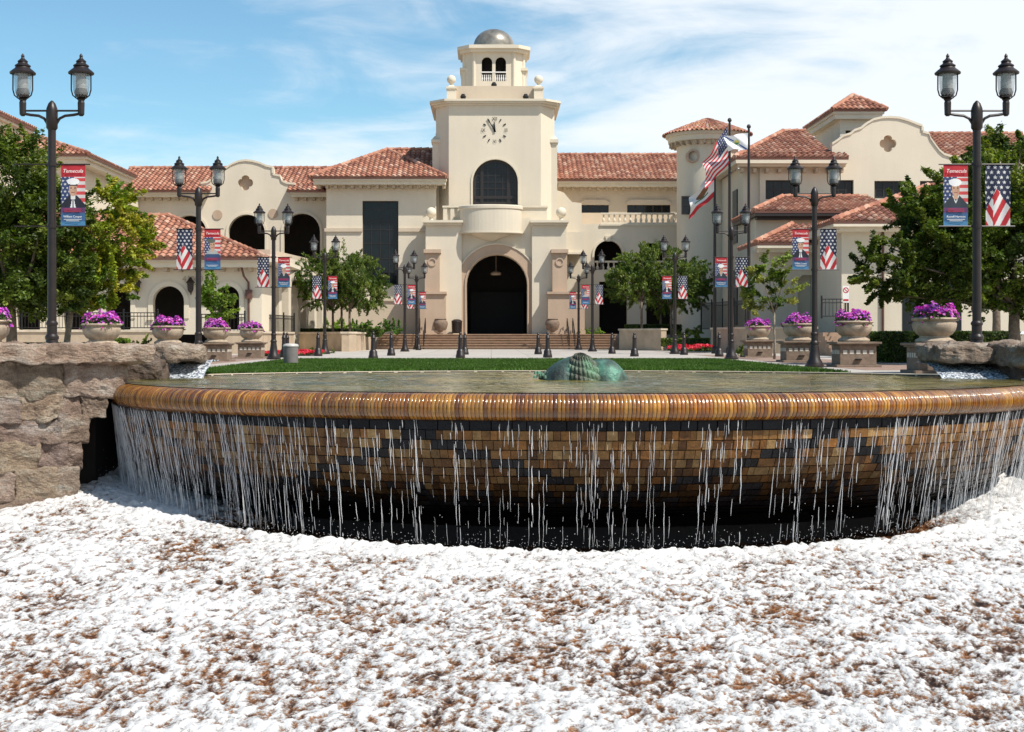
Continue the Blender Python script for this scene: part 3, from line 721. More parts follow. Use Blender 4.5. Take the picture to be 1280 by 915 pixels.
# ================================================================== buildings at the far left
LB = empty('side_building', (0, 0, 0), 'tall cream building at the left edge whose red roofs step up behind the trees', 'building')
def hipblock(root, x0, x1, y0, y1, ze, zr, over, seed, walls=True, inset=None, z0=0, wall_mat=None, win=()):
    """box building with hip roof; ridge along the longer axis"""
    if walls:
        m = MB(); m.wall((x0, y0), (1, 0), [(0, z0), (x1-x0, z0), (x1-x0, ze), (0, ze)], win, .4)
        m.box(x0, x0+.4, y0+.401, y1, z0, ze); m.box(x1-.4, x1, y0+.401, y1, z0, ze); m.box(x0+.4, x1-.4, y1-.4, y1, z0, ze)
        m.build('wall', wall_mat or M_STUCCO, root)
        if win: m = MB(); m.box(x0+.5, x1-.5, y0+2, y0+2.1, z0, ze-.05); m.build('lining', M_DARKIN, root)
    m = MB()
    m.box(x0-over, x1+over, y0-over, y1+over, ze-.02, ze+.22)
    m.box(x0-over*.8, x1+over*.8, y0-over*.8, y1+over*.8, ze-.32, ze-.021); m.build('eave', M_TRIM, root)
    X0, X1, Y0, Y1 = x0-over-.15, x1+over+.15, y0-over-.15, y1+over+.15; zz = ze+.24
    if (X1-X0) >= (Y1-Y0):
        h = inset or (Y1-Y0)/2; cy = (Y0+Y1)/2; ra, rb = Vector((X0+h, cy, zr)), Vector((X1-h, cy, zr))
        A, B, C_, D = Vector((X0, Y0, zz)), Vector((X1, Y0, zz)), Vector((X1, Y1, zz)), Vector((X0, Y1, zz))
        polys = [[A, B, rb, ra], [B, C_, rb], [C_, D, ra, rb], [D, A, ra]]; rid = [(A, ra), (B, rb), (ra, rb)]
        if (rb-ra).length < .05: polys = [[A, B, ra], [B, C_, ra], [C_, D, ra], [D, A, ra]]; rid = [(A, ra), (B, ra)]
    else:
        h = inset or (X1-X0)/2; cx = (X0+X1)/2; ra, rb = Vector((cx, Y0+h, zr)), Vector((cx, Y1-h, zr))
        A, B, C_, D = Vector((X0, Y0, zz)), Vector((X1, Y0, zz)), Vector((X1, Y1, zz)), Vector((X0, Y1, zz))
        polys = [[A, B, ra], [B, C_, rb, ra], [C_, D, rb], [D, A, ra, rb]]; rid = [(A, ra), (B, ra), (ra, rb)]
    return roof('hip_roof', polys, root, rid, seed)
ZE = 11.75
WN = [[(k, z), (k+1.3, z), (k+1.3, z+2), (k, z+2)] for k in (1.6, 5.0, 8.4) for z in (2.2, 7.0)]
hipblock(LB, -37, -25.6, 66, 76.8, ZE, ZE+2.6, .9, 21, win=WN)
hipblock(LB, -37, -25.6, 89, 99, ZE-.05, ZE+2.4, .9, 22)
m = MB(); m.box(-37, -26.5, 77.3, 88.7, 0, 10.5); m.box(-36, -25.9, 100.5, 107, 0, 9.9); m.build('link_wall', M_STUCCO, LB)
m = MB(); m.box(-36, -24.9, 99.5, 107, 9.9, 10.3); m.build('eave', M_TRIM, LB)
ww = [[(2+k*2.4, 6.2), (3.4+k*2.4, 6.2), (3.4+k*2.4, 8.6), (2+k*2.4, 8.6)] for k in range(4)]
m = MB()
for yy in (68.5, 71.5, 74.2): m.box(-25.63, -25.55, yy, yy+1.2, 6.4, 8.8)
m.build('window', M_GLASS, LB)
# ================================================================== building on the right
RB = empty('right_building', (0, 0, 0), 'two-storey cream building on the right with scalloped gable, tile roofs and a roof turret', 'building')
d = 84.0
m = MB()
g = [(950, 400), (950, 203), (1040, 203), (1040, 181), (1048, 176), (1054, 171), (1064, 168), (1068, 164), (1077, 161), (1084, 155), (1092, 150.5), (1102, 148.2), (1112, 147.6), (1124, 148.5), (1136, 152), (1146, 156), (1153, 158.5), (1153, 166), (1161, 168), (1163, 174), (1168, 181), (1174, 189), (1180, 194), (1190, 197), (1330, 199), (1330, 400)]
quad = []
for k in range(32):
    t = 2*PI*k/32; r = 10.5*(.70+.30*abs(math.cos(2*t))**.6); quad.append((1110+r*math.cos(t), 179.5+r*math.sin(t)))
wins = [(957, 1000, 225, 249), (1038, 1067, 225, 249), (1093, 1128, 226, 248), (1150, 1180, 226, 248)]
m.pwall(d, g, [quad]+[[(a, b2), (a, b1), (b, b1), (b, b2)] for a, b, b1, b2 in wins], .5)
xl = X_(950, d); m.box(xl, xl+.4, d+.5, d+16, 0, Z_(203, d)); m.box(xl, X_(1330, d), d+16, d+16.4, 0, Z_(203, d))
m.build('wall', M_STUCCO, RB)
for a, b, b1, b2 in wins: window('window', a, b1, b, b2, d+.22, 4 if b-a > 40 else 3, 2, RB, fr=.1, bar=.08)
m = MB(); m.pwall(d+.35, [(1096, 166), (1124, 166), (1124, 193), (1096, 193)], [], .1); m.build('gable_vent', M_STONE, RB)
m = MB(); m.box(xl+.5, X_(1325, d), d+2, d+2.1, 4, Z_(206, d)); m.build('lining', M_DARKIN, RB)
m = MB(); vs = [(X_(x, d), Z_(y, d)) for x, y in g[3:-2]]
for (xa, za), (xb, zb_) in zip(vs[:-1], vs[1:]):
    m.wall((0, d-.07), (1, 0), [(xa, za-.001), (xb, zb_-.001), (xb, zb_+.13), (xa, za+.13)] if abs(xb-xa) > .05 else [(xa-.07, za), (xb+.07, za), (xb+.07, zb_+.13), (xa-.07, zb_+.13)], [], .65)
m.build('gable_coping', M_TRIM, RB)
# main roof left of the gable: eave y 197-203, ridge 164.5
ed = d-1.1; ez = Z_(196.5, ed)
A = Vector((X_(918, ed), ed, ez)); B = Vector((X_(1061, ed), ed, ez)); B2 = Vector((X_(1039, ed), ed, ez))
R0 = Vector((X_(979, ed+8), ed+8, Z_(164.5, ed+8))); R1 = Vector((X_(1052, ed+8), ed+8, R0.z))
BL = Vector((A.x, ed+20, ez)); yg = d-.1; tt = (yg-ed)/8
lb = A.lerp(R0, tt); 
roof('main_roof', [[A, B, B+Vector((0, yg-ed, (R0.z-ez)*tt)), Vector((lb.x, yg, lb.z))], [Vector((lb.x, yg, lb.z)), Vector((X_(1039.5, d), yg, lb.z)), Vector((X_(1039.5, d), R0.y, R0.z)), R0], [A, BL, R0]], RB, [(A, R0), (R0, Vector((X_(1039.5, d), R0.y, R0.z)))], 31)
m = MB(); m.pbox(920, 197.5, 1060, 204, ed+.05, d+.02); m.pbox(924, 204, 1058, 208, ed+.4, d+.01); m.box(X_(920, ed+.05), X_(930, ed), d+.02, d+18, Z_(204, ed), Z_(197.5, ed)); m.build('eave', M_TRIM, RB)
for k in range(9):
    m = MB(); x = X_(926, d)+k*.72; m.box(x-.09, x+.09, ed+.5, d-.01, Z_(208, ed)-.28, Z_(208, ed)-.05); m.build('rafter_tail', M_EAVE, RB)
# left side wall under the overhang
m = MB(); m.pbox(929, 207, 950.1, 419, d+.2, d+16); m.build('side_wall', M_STUCCO3, RB)
m = MB(); m.box(X_(929, d)-.03, X_(929, d)+.02, d+2, d+3.6, 6.4, 9.6); m.box(X_(929, d)-.03, X_(929, d)+.02, d+2, d+3.6, 1.5, 4.8); m.build('side_window', M_GLASS, RB)
# roof right of gable
e0 = Vector((X_(1150, d), d+.6, Z_(196, d))); e1 = Vector((X_(1330, d), d+.6, e0.z)); r1 = e1+Vector((0, 6, 0)); r1.z = Z_(168, d+6.6); r0 = Vector((e0.x, r1.y, r1.z))
roof('rear_roof', [[e0, e1, r1, r0]], RB, [(r0, r1)], 32)
# turret
tz = Z_(139, 90)
hipblock(RB, X_(1052, 90), X_(1095, 90), 90.4, 97.5, Z_(142, 90), Z_(130.5, 93)+.3, .5, 33, z0=9, win=[[(k, 12.9-.0), (k+.55, 12.9), (k+.55, 13.75), (k, 13.75)] for k in (.35, 1.25)])
# middle lower roof (second tier)
d = 78.0; ed = d-1.0; ez = Z_(263, ed)
A = Vector((X_(942, ed), ed, ez)); B = Vector((X_(1120, ed), ed, ez)); rr_ = 5.8
R0 = Vector((X_(978, ed+rr_), ed+rr_, Z_(246.5, ed+rr_))); R1 = Vector((B.x, ed+rr_, R0.z))
roof('middle_roof', [[A, B, R1, R0], [A, Vector((A.x, d+6.2, ez)), Vector((R0.x, d+6.2, R0.z)), R0]], RB, [(A, R0), (R0, R1)], 34)
m = MB(); m.pbox(945, 272, 1118, 412, d, d+.5); m.pbox(945, 272, 952, 412, d+.5, d+6.2); m.build('middle_wall', M_STUCCO3, RB)
m = MB(); m.pbox(944, 264, 1118, 270, ed+.05, d+.01); m.pbox(946, 270, 1118, 274, ed+.4, d+.02); m.box(X_(944, ed+.05), X_(950, ed), d, d+6, Z_(270, ed), Z_(264, ed)); m.build('middle_eave', M_FRAME, RB)
# front right hip (nearest)
d = 66.0; ed = d-1.0; ez = Z_(276, ed)
A = Vector((X_(1040, ed), ed, ez)); B = Vector((X_(1345, ed), ed, ez)); hr = 6.2
R0 = Vector((X_(1160, ed+hr), ed+hr, Z_(233, ed+hr))); R1 = Vector((B.x, ed+hr, R0.z)); BL = Vector((A.x, ed+2*hr, ez))
roof('front_roof', [[A, B, R1, R0], [A, BL, R0], [BL, Vector((B.x, BL.y, ez)), R1, R0]], RB, [(A, R0), (R0, R1)], 35)
m = MB(); m.pbox(1052, 285, 1330, 414, d, d+.5); xl = X_(1052, d); m.box(xl, xl+.4, d+.5, d+11, 0, Z_(285, d)); m.build('front_wall', M_STUCCO3, RB)
m = MB(); m.pbox(1042, 277, 1340, 283, ed+.05, d+.01); m.pbox(1046, 283, 1336, 289, ed+.4, d+.02); m.box(X_(1042, ed+.05), xl+.1, d+.01, d+11, Z_(289, ed), Z_(277, ed)); m.build('front_eave', M_TRIM, RB)
m = MB(); m.pbox(1128, 330, 1150, 414, d-.02, d+.1); m.pbox(1180, 330, 1202, 414, d-.02, d+.1); m.build('dark_window', M_GLASS, RB)
m = MB(); x = X_(1103, d); m.tube([(x, d-.1, Z_(290, d)), (x, d-.1, .4)], .06, 8); m.build('downspout', basic('red_downspout', (.10, .04, .03), .6), RB)
# entry block with small porch roof and door recess
d = 72.0; ed = d-1.2; ez = Z_(303, ed)
m = MB(); m.pwall(d, [(962, 414), (962, 310), (1060, 310), (1060, 414)], [[(997, 413), (997, 350), (1003, 344), (1020, 344), (1024, 350), (1024, 413)]], .5); m.box(X_(962, d), X_(962, d)+.4, d+.5, d+6.3, 0, Z_(310, d))
m.box(X_(1052, 66)-.7, X_(1052, 66)-.001, d+.5, d+6, 0, Z_(310, d)); m.box(X_(962, d)+.4, X_(1052, 66)-.7, d+.5, d+5, Z_(310, d)-.3, Z_(310, d)-.01); m.build('entry_wall', M_STUCCO3, RB)
m = MB(); m.box(X_(963, d)+.4, X_(1052, 66)-.8, d+3, d+3.1, 0, Z_(312, d)); m.build('entry_lining', M_DARKIN, RB)
A = Vector((X_(945, ed), ed, ez)); B = Vector((X_(1062, ed), ed, ez)); zr = Z_(281, ed+4.2); R0 = Vector((X_(990, ed+4.2), ed+4.2, zr)); R1 = Vector((B.x, ed+4.2, zr))
roof('porch_roof', [[A, B, R1, R0], [A, Vector((A.x, ed+5.4, ez)), Vector((R0.x, ed+5.4, zr)), R0]], RB, [(A, R0)], 36)
m = MB(); m.pbox(947, 304, 1060, 310, ed+.05, d+.01); m.pbox(950, 310, 1060, 315, ed+.35, d+.02); m.build('porch_eave', M_TRIM, RB)
# garden wall + stair with railing
lowwall('ramp_wall', [(X_(889, 74), 74), (X_(935, 68), 68), (X_(1022, 66), 66.5)], 1.15, 'tan garden wall behind the small trees, right of the red flower bed')
railing('iron_railing', [(X_(880, 76), 77), (X_(934, 70), 70.4)], 1.1, 1.5, 'tall dark iron railing beside the rotunda, above the tan garden wall', step=.14)
railing('iron_railing', [(X_(1027, 64), 64), (X_(1060, 64), 64)], Z_(398, 64), .9, 'black iron railing with ornamental panels at the side stair landing')
ST = empty('side_stair', (X_(1035, 60), 60, 0), 'small flight of tan steps with dark handrail between the right planters', 'stair')
m = MB()
for k in range(6): m.box(X_(1027, 60), X_(1044, 60), 58+k*.35, 64.5, k*.16, (k+1)*.16)
m.box(X_(1027, 60), X_(1062, 63), 64.6, 65.9, 0, .96)
part(m.build('steps', MATS['step_stone']), ST)
m = MB(); x = X_(1045, 60); m.tube([(x, 58, 0), (x, 58, .95), (x, 60, 1.75), (x, 60, .7)], .03, 6); m.tube([(x, 58, .95), (x-.05, 57.8, .9), (x-.05, 57.8, .6)], .03, 6); part(m.build('handrail', M_IRON2), ST)
# ================================================================== repeated things: lamps, banners, planters, bollards
def lamp_proto():
    r = empty('street_lamp', (0, 0, 0), 'x', 'lamp post', 'twin-lantern lamp posts lining the plaza')
    m = MB(); m.lathe([(.075, .55), (.07, 2.4), (.066, 4.1), (.066, 4.12)], 0, 0, 0, 14)
    m.lathe([(.066, 4.1), (.095, 4.14), (.098, 4.42), (.09, 4.47), (.06, 4.55), (.015, 4.6)], 0, 0, 0, 14)
    smooth_angle(m.build('pole', M_IRON, r), 35)
    m = MB(); m.lathe([(.24, 0), (.25, .05), (.21, .08), (.2, .14), (.15, .22), (.12, .42), (.1, .58), (.115, .6), (.115, .64), (.085, .68), (.085, .82), (.1, .84), (.1, .87), (.076, .9)], 0, 0, 0, 14)
    smooth_angle(m.build('base', M_IRON, r), 35)
    for s in (-1, 1):
        m = MB(); m.tube([(s*.09, 0, 4.43), (s*.5, 0, 4.43)], .018, 6)
        m.tube([(s*.08, 0, 4.22), (s*.13, 0, 4.3), (s*.22, 0, 4.345), (s*.36, 0, 4.36), (s*.49, 0, 4.385)], .024, 8)
        m.build('arm', M_IRON, r)
        m = MB(); m.lathe([(.03, 4.34), (.055, 4.37), (.06, 4.56), (.05, 4.6), (.07, 4.62), (.02, 4.66)], s*.49, 0, 0, 10)
        h = m.build('lantern', M_IRON, r)
        m = MB(); m.lathe([(.03, 4.63), (.1, 4.67), (.115, 4.73), (.09, 4.8), (.05, 4.82)], s*.49, 0, 0, 12); m.build('lamp_socket', M_IRON, h)
        m = MB(); m.lathe([(.085, 4.79), (.088, 4.9), (.08, 5.04)], s*.49, 0, 0, 16); smooth_angle(m.build('refractor', M_LAMPIN, h), 60)
        m = MB(); m.lathe([(.09, 4.66), (.125, 4.74), (.138, 4.9), (.145, 5.05)], s*.49, 0, 0, 20, caps=False); smooth_angle(m.build('glass', M_LGLASS, h), 60)
        m = MB(); m.lathe([(.15, 5.04), (.21, 5.045), (.215, 5.07), (.17, 5.11), (.13, 5.14), (.115, 5.17), (.13, 5.175), (.13, 5.19), (.085, 5.22), (.075, 5.245), (.085, 5.25), (.085, 5.262), (.05, 5.29), (.03, 5.31), (.025, 5.33), (.03, 5.35), (.008, 5.39)], s*.49, 0, 0, 20)
        smooth_angle(m.build('lantern_cap', M_IRON, h), 35)
        m = MB(); m.tube([(s*.49-.165, 0, 5.05), (s*.49-.165, 0, 4.78), (s*.49-.14, 0, 4.69), (s*.49-.08, 0, 4.64), (s*.49, 0, 4.625), (s*.49+.08, 0, 4.64), (s*.49+.14, 0, 4.69), (s*.49+.165, 0, 4.78), (s*.49+.165, 0, 5.05)], .012, 6); m.build('bracket', M_IRON, h)
    m = MB()
    for z in (3.53, 2.49): m.tube([(-.64, 0, z), (.64, 0, z)], .012, 6); m.lathe([(.085, -.03), (.085, .03)], 0, 0, z, 12)
    m.build('banner_rods', M_IRON, r)
    return r
NAVY = (.012, .018, .05); RED = (.42, .015, .022); WHT = (.62, .60, .58); BLU = (.05, .12, .28); SKN = (.50, .30, .20)
def grid_cloth(name, fn, w, h, nx, ny, wave=0.02):
    V = []; 
    for j in range(ny+1):
        for i in range(nx+1):
            u, v = i/nx, j/ny; V.append(((u-.5)*w, wave*math.sin(u*9+v*2.3)*(v*(1-v)*2+.3)+wave*.5*math.sin(v*6+u*3), h*(.5-v)))
    Fc = []; C = []
    for j in range(ny):
        for i in range(nx):
            a = j*(nx+1)+i; Fc.append((a, a+nx+1, a+nx+2, a+1)); C.append(fn((i+.5)/nx, (j+.5)/ny))
    n = len(V); m = MB(); m.v = V+[(x, y+.006, z) for x, y, z in V]; m.f = Fc+[tuple(k+n for k in f)[::-1] for f in Fc]
    m.c = C+C; m.mi = [0]*len(m.f)
    return m
def star(u, v, w, h, px, py, r):
    """staggered field of five-point stars"""
    x, y = u*w, v*h; row = math.floor(y/py); ox = px/2 if row % 2 else 0
    cx = (math.floor((x-ox)/px)+.5)*px+ox; cy = (row+.5)*py; dx, dy = x-cx, y-cy
    rr = math.hypot(dx, dy); a = math.atan2(dx, -dy); k = abs(((a/(2*PI/5)) % 1)-.5)*2
    return rr < r*(.45+.55*k**1.5)
def fn_flag(u, v):
    w, h = .41, 1.03; x, y = u*w, v*h
    edge = .44+.9*abs(u-.42)*(1 if u < .42 else .62)
    if v < edge - .06: 
        return WHT if star(u, v, w, h, .105, .085, .034) else NAVY
    if u < .30: c = x*.80 - y*.42
    else: c = x*.80+y*.42
    return RED if (c/.078) % 2 < 1.0 else WHT
def portrait(kind):
    def fn(u, v):
        if v < .20: return (.45, .02, .03)
        if v < .70:
            fx, fy = (u-.5)/.17, (v-.40)/.115
            cap = {0: ((u-.5)/.25)**2+((v-.275)/.055)**2 < 1, 1: ((u-.48)/.26)**2+((v-.29)/.062)**2 < 1, 2: ((u-.42)/.27)**2+((v-.285)/.06)**2 < 1 and v > .245}[kind]
            if cap: return {0: (.75, .74, .72), 1: (.78, .77, .75), 2: (.10, .11, .09)}[kind]
            if kind == 0 and abs(u-.5) < .19 and .315 < v < .345: return (.01, .01, .015)
            if fx*fx+fy*fy < 1:
                if abs(v-.385) < .009 and .05 < abs(u-.5) < .12: return (.05, .03, .025)
                if abs(v-.455) < .006 and abs(u-.5) < .06: return (.28, .10, .08)
                if abs(u-.5) < .022 and .39 < v < .43: return (.42, .24, .16)
                return SKN if u < .55 else (.40, .23, .15)
            if abs(u-.5) < .09 and .48 < v < .56: return (.62, .6, .58) if kind == 0 else SKN
            if v > .50 and abs(u-.5) < .16+(v-.50)*2.2:
                if kind == 0 and abs(u-.5) < (v-.5)*.55: return (.7, .7, .7) if abs(u-.5) > .03 else (.01, .01, .02)
                if kind == 1 and abs(abs(u-.5)-(.62-v)*1.1) < .02: return (.6, .6, .58)
                return {0: (.012, .014, .025), 1: (.025, .035, .05), 2: (.35, .37, .36)}[kind] if not (kind == 2 and v > .62) else (.03, .06, .14)
            if u < .36: return WHT if star(u, v, .41, 1.03, .07, .06, .022) else (.03, .05, .14)
            if u > .55: return (.55, .06, .06) if (v/.055) % 2 < 1 else (.6, .55, .53)
            return (.05, .07, .16)
        if v < .78: return (.10, .035, .12)
        if v < .80: return (.05, .09, .2)
        return (.04, .11, .24) if v < .93 else (.06, .2, .36)
    return fn
def banner_mesh(kind):
    if kind == 'flag': return grid_cloth('flag_banner', fn_flag, .41, 1.03, 48, 112, .022)
    return grid_cloth('portrait_banner', portrait(kind), .41, 1.03, 44, 110, .006)
LP = lamp_proto()
flag_proto = empty('flag_banner', (0, 0, 0), 'x', 'banner', 'flag banners hung on the lamp posts')
banner_mesh('flag').build('cloth', M_CLOTH, flag_proto)
bp = []
for k, nm in ((0, 'William Cooper'), (1, 'Russell Harrison'), (2, '')):
    o = empty('portrait_banner', (0, 0, 0), 'x', 'banner', 'military portrait banners hung on the lamp posts')
    c = banner_mesh(k).build('cloth', M_CLOTH, o)
    m = MB(); add_text(m, 'Temecula', .088, 0, -.024, .405, .004, shear=.3)
    if k < 2: add_text(m, nm, .05, 0, -.024, -.36, .004, sx=.95)
    for zz, ww in ((-.405, .15), (-.43, .11)): m.box(-ww, ww, -.022, -.02, zz-.004, zz+.004)
    m.build('lettering', M_WHITE, c)
    m = MB(); 
    for j in range(3): m.box(-.14+j*.0, .14, -.022, -.02, -.235-j*.022, -.225-j*.022)
    m.build('rank_line', basic('banner_red_%d' % k, (.4, .03, .05), .7), c)
    bp.append(o)
AX = .39
# (x, depth, left banner, right banner, label)
lamps = [
 (AX-9.48, 29.8, None, 0, 'largest lamp post on the left, beside the rock wall'),
 (AX-7.85, 36.7, 'f', 2, 'second lamp post on the left, in front of the tiled pavilion roof'),
 (AX-7.9, 49.7, 'f', 1, 'third lamp post on the left, beside the grey waste bin'),
 (AX-7.9, 65.0, 'f', 0, 'fourth lamp post on the left, in front of the feathery green tree'),
 (AX-4.95, 76.0, 'f', 0, 'taller of the two lamp posts left of the entrance steps'),
 (AX-4.95, 90.5-2.5, 'f', 1, 'smaller lamp post at the foot of the entrance steps, left of the arch'),
 (AX+9.66, 29.8, 1, 'f', 'largest lamp post on the right, with a sailor banner'),
 (AX+7.85, 36.7, 0, 'f', 'lamp post on the right between two flower planters'),
 (AX+7.9, 49.7, 1, 'f', 'lamp post on the right in front of the tall flagpoles'),
 (AX+7.9, 65.0, 0, 'f', 'lamp post in front of the feathery tree on the right'),
 (AX+4.95, 76.0, 2, 'f', 'taller of the two lamp posts right of the entrance arch'),
 (AX+4.95, 88.0, 0, 'f', 'smaller lamp post at the foot of the steps, right of the arch')]
where = ['the largest left lamp post', 'the second left lamp post', 'the third left lamp post', 'the fourth left lamp post', 'the nearer lamp post left of the steps', 'the farther lamp post left of the steps',
         'the largest right lamp post', 'the right lamp post between two planters', 'the lamp post by the flagpoles', 'the lamp post before the right feathery tree', 'the nearer lamp post right of the arch', 'the farther lamp post right of the arch']
used = {}
def inst(proto, key, loc, rz=0, label=None, sc=1):
    o = proto if key not in used else copy_tree(proto)
    used[key] = 1; o.location = loc; o.rotation_euler = (0, 0, rz); o['label'] = label
    o.scale = (sc, sc, sc)
    return o
desc = {0: 'banner with peaked-cap officer', 1: 'banner with white-capped sailor', 2: 'banner with dark-capped soldier'}
srcs = {'f': flag_proto, 0: bp[0], 1: bp[1], 2: bp[2]}
plan = []
for i, (x, y, lb, rb, lab) in enumerate(lamps): plan.append((x, y, lb, rb, lab, where[i]))
for x, y, lb, rb, lab, wh in plan:
    S_ = 1.232 if y < 30 else 1; inst(LP, 'lamp', (x, y, 0), 0, lab, S_)
    for s, k in ((-1, lb), (1, rb)):
        if k is None: continue
        t = ('draped stars and stripes banner on ' if k == 'f' else desc[k]+' on ')+wh
        inst(srcs[k], ('b', k), (x+s*.355*S_, y, 3.01*S_-(S_-1)*.0), 0, t, S_)
# ---- planters
def planter_proto():
    r = empty('planter', (0, 0, 0), 'x', 'planter', 'round concrete planters on square pedestals')
    m = MB(); m.box(-.62, .62, -.62, .62, 0, .07); m.box(-.5, .5, -.5, .5, .07, .6); m.box(-.56, .56, -.56, .56, .6, .64); m.box(-.62, .62, -.62, .62, .64, .7)
    p = m.build('pedestal', M_CONC2, r, bevel=.012)
    m = MB()
    for a in range(4):
        c, s = round(math.cos(a*PI/2)), round(math.sin(a*PI/2))
        for k in range(5):
            t = -.36+k*.18; q = .055
            x0, y0 = (t, -.505); 
            vs = [(xx*c-yy*s, xx*s+yy*c, zz) for zz in (.36, .47) for xx, yy in ((t-q, -.5), (t+q, -.5), (t+q, -.508), (t-q, -.508))]
            m.add(vs, [(0, 3, 2, 1), (4, 5, 6, 7), (0, 1, 5, 4), (1, 2, 6, 5), (2, 3, 7, 6), (3, 0, 4, 7)])
    m.build('tile_inset', M_TILESQ, p)
    m = MB(); m.lathe([(.09, 0), (.11, .02), (.07, .04)], 0, -.52, .2, 10); m.build('floodlight', M_BLACK, p)
    m = MB(); m.lathe([(.42, .7), (.44, .74), (.42, .78), (.34, .82), (.33, .86), (.40, .9), (.475, 1.0), (.5, 1.1), (.5, 1.15), (.475, 1.19), (.47, 1.2), (.52, 1.22), (.54, 1.25), (.52, 1.28), (.46, 1.28), (.45, 1.2), (.1, 1.18)], 0, 0, 0, 36)
    smooth_angle(m.build('bowl', M_CONC, r), 40)
    return r
def flowers_proto(seed):
    r = random.Random(seed); m = MB()
    r0 = empty('petunias', (0, 0, 0), 'x', 'flowers', 'purple petunias filling the planters')
    g = MB()
    def pos(up):
        a = r.uniform(0, 2*PI); q = math.sqrt(r.random())*(.53+.06*math.sin(4*a+seed*2)); h = .25*math.sqrt(max(0, 1-(q/.64)**2))*(1+.3*math.sin(3*a+seed)+.2*math.sin(7*a+q*9)+.25*math.sin(q*14+seed)); 
        if q > .45: h -= (q-.43)*(1.2+1.2*math.sin(5*a+seed))
        return Vector((q*math.cos(a), q*math.sin(a), max(-.08, h*up)))
    for k in range(800):
        p = pos(r.uniform(.3, .95)); s = r.uniform(.03, .05); n = Vector((r.uniform(-1, 1), r.uniform(-1, 1), r.uniform(.1, 1))).normalized(); u = n.orthogonal().normalized(); w = n.cross(u)
        c = random.choice([(.05, .10, .025), (.08, .14, .04), (.03, .06, .02)])
        g.add([p-u*s, p-w*s*.5, p+u*s, p+w*s*.5], [(0, 1, 2, 3)], c)
    for k in range(520):
        p = pos(r.uniform(.9, 1.12)); s = r.uniform(.026, .042); n = (Vector((p.x, p.y, .25))+Vector((r.uniform(-.3, .3), r.uniform(-.3, .3), r.uniform(0, .5)))).normalized(); u = n.orthogonal().normalized(); w = n.cross(u)
        c = r.choice([(.62, .12, .46), (.66, .16, .60), (.40, .06, .52), (.75, .30, .68), (.58, .04, .36), (.30, .05, .42)])
        vs = [p-n*s*.4]+[p+u*s*math.cos(t*PI/3)+w*s*math.sin(t*PI/3) for t in range(6)]
        m.add(vs, [(0, 1+t, 1+(t+1) % 6) for t in range(6)], c)
    m.build('petals', M_PETAL, r0); g.build('foliage', M_LEAF, r0)
    return r0
PL = planter_proto(); FLW = [flowers_proto(k) for k in (1, 2, 3, 4)]
planters = [(AX-9.25, 25.2, 'planter cut off by the left edge of the picture'), (AX-9.1, 32.2, 'broad flower planter beside the largest left lamp post'), (AX-9.1, 38.8, 'flower planter in front of the left arcade arch'), (AX-9.15, 45.9, 'flower planter just right of the second left lamp post'), (AX-9.1, 52.3, 'small flower planter left of the waste bin'),
            (AX+9.15, 31.0, 'flower planter beside the right boulders, largest on the right'), (AX+9.0, 37.3, 'flower planter just right of the ornate railing, second on the right'), (AX+9.1, 44.5, 'flower planter immediately left of the right lamp post'), (AX+9.7, 54.5, 'smallest flower planter, under the slender tree on the right')]
for i, (x, y, lab) in enumerate(planters):
    S_ = .84 if x < 0 else .93
    inst(PL, 'planter', (x, y, 0), 0, lab, S_)
    inst(FLW[i % 4], ('fl', i % 4), (x, y, 1.24*S_), i*1.3, 'purple petunias in the '+lab.replace('flower ', ''), S_)
# ---- bollards
def bollard():
    r = empty('bollard', (0, 0, 0), 'x', 'bollard', 'dark iron bollards across the plaza')
    m = MB(); m.lathe([(.17, 0), (.175, .03), (.165, .12), (.15, .14), (.14, .26), (.11, .3), (.1, .32)], 0, 0, 0, 14); smooth_angle(m.build('base', M_IRON, r), 35)
    m = MB(); m.lathe([(.1, .3), (.088, .34), (.078, .7), (.092, .72), (.092, .75), (.075, .77), (.07, .82), (.045, .85), (.05, .88), (.055, .91), (.035, .95), (.01, .97)], 0, 0, 0, 14); smooth_angle(m.build('post', M_IRON, r), 35)
    return r
BO = bollard()
bl = [(397.7, 58, 'bollard beside the fourth left lamp post'), (355, 54, 'bollard right behind the grey waste bin'), (466.5, 50.5, 'large bollard left of the entrance steps, in front of the retaining wall end'), (489, 59.5, 'bollard standing before the left end of the entrance steps'),
      (575.5, 52.8, 'nearer bollard of the pair left of the entrance arch'), (581, 63, 'farther bollard of the pair left of the entrance arch'), (672.7, 64, 'farther bollard of the pair right of the entrance arch'), (684.5, 54, 'nearer bollard of the pair right of the entrance arch'),
      (765, 66, 'bollard at the right end of the entrance steps'), (793, 57, 'bollard in front of the low wall, right of the steps'), (855, 62, 'bollard beside the red flowers on the right'), (899, 56.5, 'bollard left of the lamp post by the flagpoles'), (359, 60, 'farther bollard beside the bin, near the red flowers'), (523, 84, 'small far bollard by the left lamp pair')]
for px, y, lab in bl: inst(BO, 'bollard', (X_(px, y), y, 0), 0, lab)
